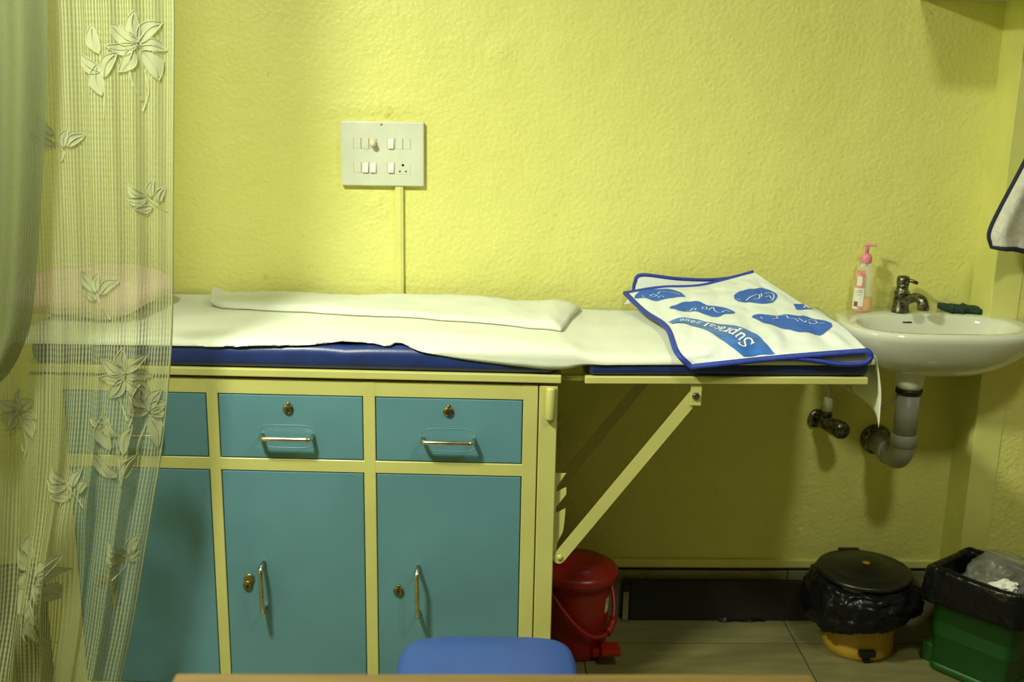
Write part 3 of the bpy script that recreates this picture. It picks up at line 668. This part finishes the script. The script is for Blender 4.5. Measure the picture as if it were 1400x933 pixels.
motif('embroidered_leaves', -.668, .690, [(0, .004, 118, .050, .022), (-.012, -.022, 100, .066, .026), (.012, -.03, 72, .060, .020), (-.016, .03, 160, .03, .016), (-.004, -.075, 128, .062, .024), (.008, -.078, 60, .05, .018)], [[(-.012, .04), (.0, -.02), (.004, -.09)], [(.004, -.09), (.024, -.11)], [(.02, -.02), (.01, -.06), (.004, -.09)]])
motif('embroidered_sprig', -.762, .588, *SPRIG, sc=.95)
motif('embroidered_sprig', -.672, .445, [(.0, .004, 128, .044, .018), (.006, .004, 62, .048, .020), (-.004, -.012, 118, .046, .020), (.004, -.008, 28, .046, .020)], [[(.0, .0), (-.004, -.02), (-.024, -.04)], [(.012, -.01), (.022, -.022)]], sc=1.0)
motif('embroidered_lily', -.845, .425, [(0, .02, 95, .05, .026), (0, 0, 140, .05, .03), (.02, 0, 40, .056, .026), (.02, -.004, 0, .05, .024), (.01, -.015, -52, .06, .034), (-.01, -.01, 225, .04, .026), (-.02, -.03, 260, .06, .03)], [[(-.02, -.03), (-.03, -.08), (-.01, -.14)], [(.04, -.03), (.05, -.05)]])
motif('embroidered_leaves', -.83, .33, [(0, 0, 105, .05, .02), (-.006, -.04, 95, .06, .022)], [[(0, 0), (.002, -.05), (.012, -.07)]])
motif('embroidered_sprig', -.742, 1.240, [(0, 0, 128, .046, .020), (.0, -.016, 150, .046, .020), (.012, -.02, 70, .034, .016), (.02, -.018, 35, .036, .016)], [[(0, -.01), (.012, -.03), (.006, -.044)]])
motif('embroidered_lily', -.588, 1.400, *LILY, sc=1.15)
motif('embroidered_leaves', -.655, 1.37, [(0, .01, 100, .05, .022), (0, -.02, 140, .045, .022), (.006, -.03, 60, .05, .022), (.0, -.06, 95, .055, .024)], [[(0, .02), (.006, -.05), (.0, -.10)]])
motif('embroidered_sprig', -.585, 1.130, *SPRIG, sc=.8, rot=.3)
motif('embroidered_sprig', -.688, .965, [(0, 0, 130, .046, .020), (.0, 0, 80, .034, .016), (.006, -.004, 35, .044, .020), (.0, -.014, 150, .03, .014)], [[(0, 0), (.01, -.03), (.022, -.05)]])
motif('embroidered_lily', -.848, .735, *LILY, sc=.9)
lathe_rod = thing('curtain_rod', 'thin steel curtain rod above the lace curtain, out of the picture', 'curtain rod', (0, -.63, 2.12))
tube('pole', [(XL, 0, 0), (-.45, 0, 0)], .012, 'steel', lathe_rod, 12)
lathe('finial', (-.45, 0, 0), [(.012, 0), (.02, .01), (.018, .03), (.004, .04)], 'steel', lathe_rod, 16, 'x')
tube('ceiling_hanger', [(-.5, 0, .01), (-.5, 0, ZC-2.12)], .005, 'steel', lathe_rod, 8)
# ------------------------------------------------------------------ wash basin
def outline(z, sc=1.0, n=64, y0=-.001, cy=-.13):
    P = []
    for k in range(n):
        a = 2*PI*k/n; c, s_ = math.cos(a), math.sin(a)
        x = .222*sq(c, .66)
        if s_ > 0: y = -.145+.144*sq(s_, .34); x = .148*sq(c, .5)+.074*sq(c, .66)*max(0, 1-s_*1.45)
        else: y = -.145+.150*sq(s_, .72)
        P.append(Vector((1.045+x*sc, max(-9, cy+(y-cy)*sc), z)))
    return P
def rescale(P, sx, y0, y1, z):
    ya, yb = min(p.y for p in P), max(p.y for p in P)
    return [Vector((1.045+(p.x-1.045)*sx, y0+(y1-y0)*(p.y-ya)/(yb-ya), z)) for p in P]
O = outline(.82)
basin = thing('wash_basin', 'white ceramic wash basin on the wall at the right end of the couch', 'basin', (0, 0, 0))
bm = bmesh.new(); rings = []
for sx, y0, y1, z in ((.10, -.185, -.135, .700), (.30, -.205, -.10, .703), (.55, -.228, -.05, .712), (.76, -.250, -.015, .730), (.89, -.270, -.003, .755), (.965, -.284, -.001, .782), (.995, -.2925, -.001, .800), (1.0, -.295, -.001, .811), (.99, -.292, -.002, .8185), (.975, -.287, -.004, .8205)):
    rings.append(rescale(O, sx, y0, y1, z))
OI = []
for k in range(64):
    a = 2*PI*k/64; c, s_ = math.cos(a), math.sin(a)
    OI.append(Vector((1.040+.180*sq(c, .7), -.180+.092*sq(s_, .75), .8205)))
rings.append(rescale(OI, 1.02, -.275, -.085, .8205))
for sx, y0, y1, z in ((.99, -.270, -.088, .818), (.955, -.265, -.093, .806), (.90, -.257, -.10, .785), (.78, -.245, -.105, .757), (.55, -.225, -.115, .736), (.22, -.19, -.135, .724), (.10, -.175, -.15, .722)): rings.append(rescale(OI, sx, y0, y1, z))
add_loft(bm, rings)
bowl = bmobj('bowl', bm, 'ceramic', basin, True)
lathe('waste_ring', (1.043, -.162, .7225), [(.021, 0), (.021, .002), (.014, .0025)], 'tarnish', basin, 20)
box('overflow_slot', .992, 1.014, -.0965, -.092, .8035, .8065, 'black', basin, .001, 1)
# waste pipe: flange, black ring, grey pipe, elbow into the wall
drain = thing('waste_pipe', 'grey plastic waste pipe bending into the wall under the basin', 'pipe', (0, 0, 0))
PX, PY = .993, -.172
lathe('tailpiece', (PX, PY, .668), [(.027, 0), (.030, .010), (.034, .034), (.040, .05)], 'white_plastic', drain, 28)
lathe('rubber_ring', (PX, PY, .655), [(.0285, 0), (.030, .003), (.030, .010), (.0275, .013)], 'black_plastic', drain, 28)
lathe('pipe', (PX, PY, .545), [(.0265, 0), (.0265, .112)], 'pvc', drain, 28)
bm = bmesh.new(); C_ = Vector((PX, PY+.045, .530)); EL = []
for k in range(10):
    a = PI+PI/2*k/9; EL.append(Vector((PX, C_.y+.045*math.cos(a), C_.z+.045*math.sin(a))))
P = [Vector((PX, PY, .548))]+EL+[Vector((PX-.002, -.02, .485))]
add_tube(bm, P, .0275, 24); bmobj('elbow', bm, 'pvc', drain, True)
lathe('socket_collar', (PX, PY, .528), [(.0275, 0), (.0305, .002), (.0305, .026), (.0275, .029)], 'pvc', drain, 28)
lathe('socket_collar', (PX-.001, -.085, .485), [(.0275, 0), (.0305, .002), (.0305, .02), (.0275, .022)], 'pvc', drain, 28, 'y')
lathe('wall_collar', (PX-.002, 0, .485), [(.038, 0), (.038, .010), (.034, .022), (.027, .024)], 'tarnish', drain, 28, 'y')
# tap
tap = thing('basin_tap', 'small tarnished pillar tap on the back rim of the basin', 'tap', (1.000, -.052, .8205))
lathe('body', (0, 0, 0), [(.0215, 0), (.0215, .004), (.0195, .008), (.0180, .03), (.0172, .044), (.0185, .046), (.0185, .050), (.0145, .053), (.0135, .062), (.0142, .068)], 'tarnish', tap, 24)
tube('spout', catmull([(0, -.006, .020), (.007, -.022, .034), (.015, -.042, .044), (.021, -.058, .044), (.0245, -.067, .037), (.0255, -.070, .028)], 5), [.0110]*16+[.0122]*10, 'tarnish', tap, 16)
lathe('nozzle', (.0255, -.070, .020), [(.0085, 0), (.0135, .0005), (.0138, .010), (.0125, .012)], 'tarnish', tap, 20)
h = lathe('tap_head', (0, 0, .066), [(.0142, 0), (.0155, .003), (.0155, .014), (.0135, .020), (.005, .022)], 'tarnish', tap, 8)
tube('lever', [(.004, -.002, .079), (.017, -.010, .077), (.028, -.018, .073)], [.005, .0045, .004], 'tarnish', h, 8)
# hand wash bottle
BX, BY, BZ = .9075, -.05, .8207
bot = thing('handwash_bottle', 'clear hand wash bottle with pink pump and orange liquid on the basin rim', 'bottle', (BX, BY, BZ))
def oval(rx, ry, z, n=32): return [Vector((rx*sq(math.cos(2*PI*k/n), .8), ry*sq(math.sin(2*PI*k/n), .8), z)) for k in range(n)]
bm = bmesh.new(); add_loft(bm, [oval(.0205, .0125, 0), oval(.0232, .0150, .002), oval(.0235, .0152, .010), oval(.0225, .0148, .05), oval(.0205, .0140, .085), oval(.0190, .0135, .105), oval(.0165, .0125, .113), oval(.0105, .0105, .117), oval(.0100, .0100, .120)])
bmobj('body', bm, 'bottle', bot, True)
bm = bmesh.new(); add_loft(bm, [oval(.0195, .0115, .0012), oval(.0221, .0139, .003), oval(.0224, .0141, .010), oval(.0220, .0140, .034)]); bmobj('liquid', bm, 'liquid', bot, True)
lathe('collar', (0, 0, .117), [(.0125, 0), (.0130, .001), (.0130, .014), (.0110, .018), (.0075, .022), (.0045, .023)], 'pump', bot, 24)
tube('dip_tube', [(.004, 0, .004), (.003, 0, .118)], .0022, 'white_plastic', bot, 8)
p = lathe('plunger', (0, 0, .138), [(.0042, 0), (.0042, .016), (.0055, .019)], 'pump', bot, 16)
bm = bmesh.new(); add_tube(bm, [(-.006, .0, .159), (.004, -.003, .160), (.016, -.008, .1590), (.0185, -.009, .1565)], [.0050, .0052, .0035, .0028], 10, .62); bmobj('spout_head', bm, 'pump', p, True)
def lab(name, a0, a1, z0, z1, m, off):
    v, f = [], []; n = 12; kz = 8
    def R(z): return lerp_tab([(0, .0235), (.01, .0236), (.05, .0226), (.085, .0206), (.105, .0191)], z), lerp_tab([(0, .0152), (.01, .0153), (.05, .0149), (.085, .0141), (.105, .0136)], z)
    for j in range(kz+1):
        z = z0+(z1-z0)*j/kz; rx, ry = R(z)
        for i in range(n+1):
            a = math.radians(a0+(a1-a0)*i/n); v.append(((rx+off)*sq(math.cos(a), .8), (ry+off)*sq(math.sin(a), .8), z))
    for j in range(kz):
        for i in range(n): a = j*(n+1)+i; f.append((a, a+1, a+n+2, a+n+1))
    return mesh(name, v, f, m, bot, True)
lab('label', 186, 266, .008, .058, 'label_white', .0005); lab('label_top', 190, 262, .058, .100, 'label_pink', .0005)
lab('label_print', 210, 250, .064, .086, 'label_white', .0008); lab('label_print', 205, 235, .014, .026, 'label_brown', .0008); lab('label_print', 235, 264, .008, .015, 'label_pink', .0008)
lab('label_print', 205, 258, .0475, .0490, 'label_green', .0008); lab('label_print', 225, 258, .0515, .0535, 'label_green', .0008); lab('label_print', 225, 254, .042, .0432, 'label_green', .0008)
# scrubbing pad
def pad_pt(off):
    return lambda s, t: (1.108+.060*s+.020*(1-t)*s+.004*math.sin(s*9)+.008*(1-t), -.070+.064*t+.003*math.sin(s*14), .8215+off+.003*abs(math.sin(s*7+.6))*(1 if off else .4)+.0015*math.sin(t*9+s*4)*(1 if off else 0))
bm = bmesh.new(); g = []
for off in (0, .010): g.append([[bm.verts.new(pad_pt(off)(i/20, j/8)) for i in range(21)] for j in range(9)])
for k, q in enumerate(g):
    for j in range(8):
        for i in range(20): c = (q[j][i], q[j][i+1], q[j+1][i+1], q[j+1][i]); bm.faces.new(c if k else c[::-1])
a, b = rim(g[0]), rim(g[1])
for i in range(len(a)): bm.faces.new((a[i], a[(i+1) % len(a)], b[(i+1) % len(a)], b[i]))
tag(bmobj('scrubbing_pad', bm, 'green_scrub', None, True), 'dark green scrubbing pad on the right of the basin rim', 'scrubber')
# angle valve and supply hose
val = thing('angle_valve', 'tarnished angle valve on the wall left of the waste pipe', 'valve', (.838, 0, .537), .34)
val.scale = (1.22, 1.22, 1.22)
lathe('wall_flange', (0, 0, 0), [(.020, 0), (.019, .004), (.012, .007)], 'tarnish', val, 24, 'y')
lathe('body', (0, 0, 0), [(.011, .004), (.011, .022), (.0150, .024), (.0150, .046), (.0115, .049), (.0115, .058)], 'tarnish', val, 20, 'y')
lathe('knob', (0, 0, 0), [(.013, .056), (.0175, .060), (.0180, .082), (.0160, .088), (.010, .090)], 'tarnish', val, 12, 'y')
lathe('outlet', (0, -.035, .010), [(.0095, 0), (.0095, .016), (.0085, .018)], 'tarnish', val, 16)
lathe('hose_nut', (0, -.035, .026), [(.0100, 0), (.0100, .026), (.0085, .029)], 'white_plastic', val, 12)
hz = thing('supply_hose', 'thin cream supply hose looping from the wall valve up behind the basin', 'hose', (.838, 0, .537))
hp = catmull([(.0142, -.040, .066), (.0142, -.040, .085), (.006, -.042, .105), (.020, -.05, .113), (.05, -.06, .095), (.09, -.07, .066), (.118, -.08, .054), (.140, -.086, .058), (.158, -.085, .085), (.164, -.07, .125), (.163, -.055, .20)], 6)
tube('tube', hp, .0052, 'hose', hz, 10)
# ------------------------------------------------------------------ hand towel at the right edge
tw = thing('hand_towel', 'white terry hand towel with dark navy edging hanging at the right edge', 'towel', (0, 0, 0))
# outline of the front fold, left edge from bottom to top then right side; hung from one point
def tw_pt(s, t):
    z = 1.40-(.40+.035*s*0)*t
    left = smooth_tab([(0, 1.262), (.25, 1.243), (.55, 1.192), (.80, 1.148), (.93, 1.131), (1.0, 1.140)], t); right = smooth_tab([(0, 1.285), (.3, 1.37), (.7, 1.44), (1, 1.46)], t)
    return Vector((left+(right-left)*s, -.155-.020*math.sin(s*13+.4)*min(1, t*1.5)-.02*t-.008*math.sin(s*29)*t, z-.060*s*(1-.3*s)*t+.004*math.sin(s*9)*t))
grid('cloth', 60, 50, tw_pt, 'terry', tw, thick=.006)
tube('edging', [tw_pt(0, k/40) for k in range(41)]+[tw_pt(k/40, 1) for k in range(1, 41)], .0068, 'towel_edge', tw, 8, .8)
hk = thing('towel_hook', 'steel hook holding the hand towel on the stepped wall', 'hook', (1.272, -.108, 1.40))
lathe('plate', (0, 0, 0), [(.016, 0), (.016, .004), (.008, .006)], 'steel', hk, 20, 'y'); tube('arm', catmull([(0, -.002, 0), (0, -.03, -.004), (0, -.055, .0), (0, -.062, .018)], 5), .004, 'steel', hk, 8)
# ------------------------------------------------------------------ switchboard and its cable casing
sb = thing('switchboard', 'white electrical switchboard with switches, knob and socket on the yellow wall', 'switchboard', (-.2275, 0, 1.1705), 0)
W2, H2 = .0955, .0735
box('plate', -W2, W2, -.016, 0, -H2, H2, 'white_plastic', sb, .003, 2)
def mod(name, x, z, wd, hh, m, y0=-.0168): return box(name, x-wd/2, x+wd/2, y0, -.0155, z-hh/2, z+hh/2, m, sb, .0008, 1)
k_ = .191/118.0                                          # board measured on a 118 unit wide drawing
def pos(px, py): return (px-59)*k_, (45.5-py)*k_*1.0
for row, y in ((0, 31), (1, 65)):
    for grp, xs in ((0, (23.5, 34.5, 45.5)), (1, (71, 82.5, 93.5))):
        for q, xx in enumerate(xs):
            x_, z_ = pos(xx, y)
            if (row, grp) == (1, 1) and q > 0: continue
            b = mod('module', x_, z_, .0168, .0245, 'white_plastic')
            bm = bmesh.new()
            for e in (-1, 1): add_box(bm, x_+e*.0085-.0003, x_+e*.0085+.0003, -.0163, -.0155, z_-.0125, z_+.0125)
            bmobj('joint', bm, 'tile_wall', b)
            if (row, grp, q) in ((0, 1, 0), (1, 0, 1), (1, 0, 2), (1, 1, 0)):
                bm = bmesh.new()
                add_prism(bm, [(x_-.0062, z_-.0105), (x_+.0062, z_-.0105), (x_+.0062, z_+.0105), (x_-.0062, z_+.0105)], -.0172, -.016)
                for v in bm.verts:
                    if v.co.y < -.017: v.co.y -= .0045 if v.co.z < z_ else .0005
                bmobj('switch', bm, 'switch', sb)
x_, z_ = pos(88, 66); mod('socket', x_, z_, .036, .026, 'white_plastic')
for dx, dz, r in ((0, .0082, .0030), (-.0070, -.0060, .0021), (.0070, -.0060, .0021)):
    lathe('socket_hole', (x_, -.0166, z_+dz) if dx == 0 else (x_+dx, -.0166, z_+dz), [(r, 0), (r, .0005)], 'black', sb, 16, 'y')
x_, z_ = pos(46, 30); lathe('knob', (x_, -.0165, z_), [(.0092, 0), (.0088, .004), (.0070, .006), (.0066, .020), (.0052, .022)], 'ivory', sb, 20, 'y')
x_, z_ = pos(58, 4.5); lathe('screw_cap', (x_, -.0158, z_), [(.0028, 0), (.0026, .0006)], 'tile_wall', sb, 12, 'y')
cc_ = thing('cable_casing', 'cream plastic cable casing running down the wall below the switchboard', 'cable casing', (-.190, 0, .80))
box('casing', -.0095, .0095, -.011, 0, 0, .297, 'trim', cc_, .0015, 1)
box('lid_strip', -.0070, .0045, -.0125, -.0105, 0, .295, 'trim', cc_, .0006, 1)
# ------------------------------------------------------------------ floor things
bd_ = thing('skirting_board', 'long black board standing on edge on the floor against the tiled skirting', 'board', (0, 0, 0))
box('panel', .390, .96, -.034, -.020, .0005, .110, 'board', bd_, .002, 1); box('end_piece', .372, .389, -.034, -.020, .0005, .110, 'board', bd_, .001, 1)
box('end_patch', .3735, .3875, -.0348, -.034, .002, .080, 'tile_wall', bd_)
bm = bmesh.new(); add_loft(bm, [[Vector((.62+.02*i, -.040-.003*math.sin(i*2.1), .0008)), Vector((.62+.02*i, -.034, .006+.003*math.sin(i*1.7)))] for i in range(7)], False, False, False); bmobj('torn_tape', bm, 'bag', bd_)
# red pedal bin
rb = thing('pedal_bin', 'red pedal bin with round lid and bail handle beside the couch', 'bin', (.246, -.172, 0), 0)
lathe('body', (0, 0, 0), [(.062, 0), (.066, .003), (.0675, .03), (.0685, .035), (.076, .165), (.0785, .185), (.082, .187), (.082, .197), (.079, .199)], 'red', rb, 48)
lathe('lid', (0, 0, .197), [(.0895, 0), (.0925, .002), (.0920, .014), (.0865, .022), (.0825, .0235), (.0610, .034), (.0590, .0375), (.037, .041), (.004, .042)], 'red', rb, 48)
box('hinge', -.02, .02, .074, .088, .175, .205, 'red', rb, .003)
P = [Vector((.086*math.cos(a), -.088*math.sin(a)*.98, .172-.102*math.sin(a)**1.3 if math.sin(a) > 0 else .172)) for a in [PI*k/30 for k in range(31)]]
Rz = Matrix.Rotation(.62, 3, 'Z'); P = [Rz @ p for p in P]
tube('bail_handle', P, .0052, 'red', rb, 8, .8)
tube('handle_grip', P[9:14], .0100, 'red', rb, 12)
for s_ in (P[0], P[-1]): lathe('pivot', (s_.x*.97, s_.y*.97, s_.z-.006), [(.006, 0), (.006, .012)], 'red', rb, 12)
pd = box('pedal', .048, .094, -.095, -.048, .030, .046, 'red', rb, .004)
pd.rotation_euler = (0, 0, 0)
box('pedal_arm', .03, .07, -.072, -.052, .016, .034, 'red', rb, .002)
v, f = [], []
for j in range(5):
    z = .118+.038*j/4; r = .0692+(.076-.0685)/.13*(z-.035)+.0005
    for i in range(7): a = math.radians(-40+14*i/6); v.append((r*math.cos(a), r*math.sin(a), z+.002*math.sin(i*2+j)))
for j in range(4):
    for i in range(6): a = j*7+i; f.append((a, a+1, a+8, a+7))
mesh('sticker', v, f, 'sticker', rb)
# yellow pedal bin with black lid
yb = thing('pedal_bin', 'short ochre yellow pedal bin with black lid under a black bag', 'bin', (.940, -.152, 0), 0)
lathe('body', (0, 0, 0), [(.080, 0), (.084, .003), (.0845, .020), (.0835, .022), (.0835, .035), (.088, .16), (.091, .19)], 'yellow_bin', yb, 48)
lathe('lid', (0, 0, .194), [(.110, 0), (.113, .002), (.112, .009), (.105, .012), (.098, .011), (.090, .017), (.084, .018), (.055, .0215), (.050, .024), (.004, .025)], 'black_plastic', yb, 48)
lathe('lid_spot', (.004, .002, .2190), [(.0095, 0), (.008, .0012)], 'yellow_bin', yb, 20)
bm = bmesh.new(); add_box(bm, -.030, .022, .098, .114, .180, .209, .003); bmobj('hinge', bm, 'black_plastic', yb)
bm = bmesh.new(); add_box(bm, -.028, .012, -.098, -.082, .020, .034, .002); add_box(bm, -.016, .001, -.092, -.078, .004, .022, .002)
bmobj('pedal', bm, 'black_plastic', yb)
def crumple(p, f, a, seed):
    return a*(noise.noise(Vector((p.x*f, p.y*f, p.z*f*1.6+seed)))+.6*abs(noise.noise(Vector((p.x*f*2.3, p.y*f*2.3, p.z*f*3+seed+9))))+.35*noise.noise(Vector((p.x*f*5, p.y*f*5, p.z*f*6+seed+3))))
def bag_round(prof, seed, n=110, tilt=0):
    bm = bmesh.new(); rings = []
    P = catmull([(r, z, 0) for r, z in prof], 6)
    for p in P:
        R = []
        for k in range(n):
            a = 2*PI*k/n; q = Vector((p.x*math.cos(a), p.x*math.sin(a), p.y)); r = p.x+crumple(q, 22, .013, seed)
            z = p.y+crumple(q, 18, .010, seed+5)+tilt*(math.cos(a-.2)*p.x)*max(0, (.16-p.y)/.1)
            R.append(Vector((r*math.cos(a), r*math.sin(a), z)))
        rings.append(R)
    add_loft(bm, rings, False, False); return bm
bg = bmobj('bin_liner', bag_round([(.094, .190), (.108, .189), (.122, .178), (.134, .150), (.137, .126), (.128, .104), (.106, .094), (.094, .102)], 2, tilt=.30), 'bag', None, True)
bg.location = (.940, -.152, 0); tag(bg, 'black plastic liner puffed out round the yellow bin', 'bin bag')
# green square pedal bin
GA, GC = -.86, Vector((1.200, -.272, 0))
gb = thing('pedal_bin', 'green square pedal bin in the corner below the basin', 'bin', GC, GA)
def rsq(hx, hy, z, e=.22, n=56): return [Vector((hx*sq(math.cos(2*PI*k/n), e), hy*sq(math.sin(2*PI*k/n), e), z)) for k in range(n)]
bm = bmesh.new(); add_loft(bm, [rsq(.090, .080, .004), rsq(.093, .083, .012), rsq(.104, .094, .225), rsq(.110, .100, .228), rsq(.110, .100, .240), rsq(.103, .093, .240), rsq(.098, .088, .10), rsq(.088, .078, .02)]); bmobj('body', bm, 'green', gb, True)
bm = bmesh.new(); add_loft(bm, [rsq(.094, .085, .0), rsq(.097, .087, .006), rsq(.097, .087, .018), rsq(.090, .081, .022)]); bmobj('base', bm, 'green', gb, True)
box('pedal_foot', -.128, -.090, -.06, .05, .001, .050, 'green', gb, .006)
P = [Vector((-.112, y_, .205-.03*math.sin(PI*(y_+.1)/.2))) for y_ in [-.1+.2*k/12 for k in range(13)]]
tube('side_handle', P, .005, 'green', gb, 8)
def bag_square(prof, seed, n=120):
    bm = bmesh.new(); rings = []
    P = catmull([(r, z, 0) for r, z in prof], 5)
    for p in P:
        R = []
        for k in range(n):
            a = 2*PI*k/n; q = Vector((p.x*sq(math.cos(a), .26), p.x*.93*sq(math.sin(a), .26), p.y)); d = q.normalized()
            q = q+Vector((d.x, d.y, 0))*crumple(q, 17, .010, seed); q.z += crumple(q, 14, .008, seed+4)+.012*math.sin(a*1.0+2.4)
            R.append(q)
        rings.append(R)
    add_loft(bm, rings, False, False); return bm
gl = bmobj('bin_liner', bag_square([(.070, .08), (.084, .16), (.094, .225), (.102, .254), (.117, .258), (.126, .244), (.127, .215), (.123, .178), (.113, .170)], 6), 'bag', None, True)
gl.location = GC; gl.rotation_euler = (0, 0, GA); tag(gl, 'black plastic liner folded over the rim of the green bin', 'bin bag')
bm = bmesh.new(); bmesh.ops.create_icosphere(bm, subdivisions=5, radius=1)
for v in bm.verts:
    q = v.co.copy(); q = Vector((q.x*.086, q.y*.080, q.z*.070)); r = 1+crumple(v.co*.08, 22, .20, 3)+crumple(v.co*.08, 50, .04, 8); v.co = q*r
rub = bmobj('clear_plastic_bag', bm, 'clear_bag', None, True); rub.location = (1.225, -.268, .222); rub.rotation_euler = (0, 0, -.5)
tag(rub, 'crumpled clear plastic bag heaped in the green bin', 'plastic bag')
bm = bmesh.new(); bmesh.ops.create_icosphere(bm, subdivisions=3, radius=1)
for v in bm.verts: v.co = Vector((v.co.x*.030, v.co.y*.022, v.co.z*.016))*(1+crumple(v.co*.1, 22, .5, 1))
pp_ = bmobj('crumpled_paper', bm, 'paper', None, False); pp_.location = (1.185, -.345, .250); tag(pp_, 'scrap of crumpled white paper at the front of the green bin', 'paper')
# ------------------------------------------------------------------ stool and desk in front
st = thing('stool', 'blue padded stool between the desk and the couch', 'stool', (.018, -1.115, 0), 0)
bm = bmesh.new(); n = 72; rings = []
for hx, hy, z, e in ((.120, .120, .437, .30), (.134, .134, .440, .32), (.139, .139, .452, .34), (.1395, .1395, .466, .36), (.135, .135, .4775, .38), (.126, .126, .4830, .40), (.08, .08, .4850, .5), (.02, .02, .4855, .8)): rings.append(rsq(hx, hy, z, e, n))
add_loft(bm, rings); bmobj('seat', bm, 'stool', st, True)
box('seat_frame', -.118, .118, -.118, .118, .418, .437, 'steel', st, .003)
for sx in (-1, 1):
    for sy in (-1, 1): tube('leg', [(sx*.10, sy*.10, .42), (sx*.125, sy*.125, 0)], .010, 'steel', st, 12)
for a in range(4):
    p, q = [((-1, -1), (1, -1)), ((1, -1), (1, 1)), ((1, 1), (-1, 1)), ((-1, 1), (-1, -1))][a]
    tube('stretcher', [(p[0]*.117, p[1]*.117, .14), (q[0]*.117, q[1]*.117, .14)], .007, 'steel', st, 8)
dk = thing('desk', 'brown wooden desk whose far edge crosses the bottom of the picture', 'desk', (.022, -1.80, 0), 0)
box('desk_top', -.334, .334, -.25, .25, .728, .752, 'wood', dk, .003)
for sx in (-1, 1):
    for sy in (-1, 1): box('leg', sx*.30-.02, sx*.30+.02, sy*.215-.02, sy*.215+.02, 0, .728, 'wood', dk, .002)
for sy in (-1, 1): box('apron', -.28, .28, sy*.215-.009, sy*.215+.009, .65, .728, 'wood', dk)
for sx in (-1, 1): box('apron', sx*.30-.009, sx*.30+.009, -.195, .195, .65, .728, 'wood', dk)

# made-up shelf out of view, added to shadow the upper right wall
ws = thing('shade_shelf', 'white board added above the basin, out of the picture, to shade the wall', 'shadow blocker', (1.30, 0, 1.535))
box('board', -.31, .44, -.36, -.108, 0, .018, 'white_plastic', ws, .002); box('board_end', -.31, -.108, -.108, -.001, 0, .018, 'white_plastic', ws, .002)
for x_ in (-.05, .38): box('bracket', x_-.01, x_+.01, -.30, -.108, -.02, 0, 'steel', ws)
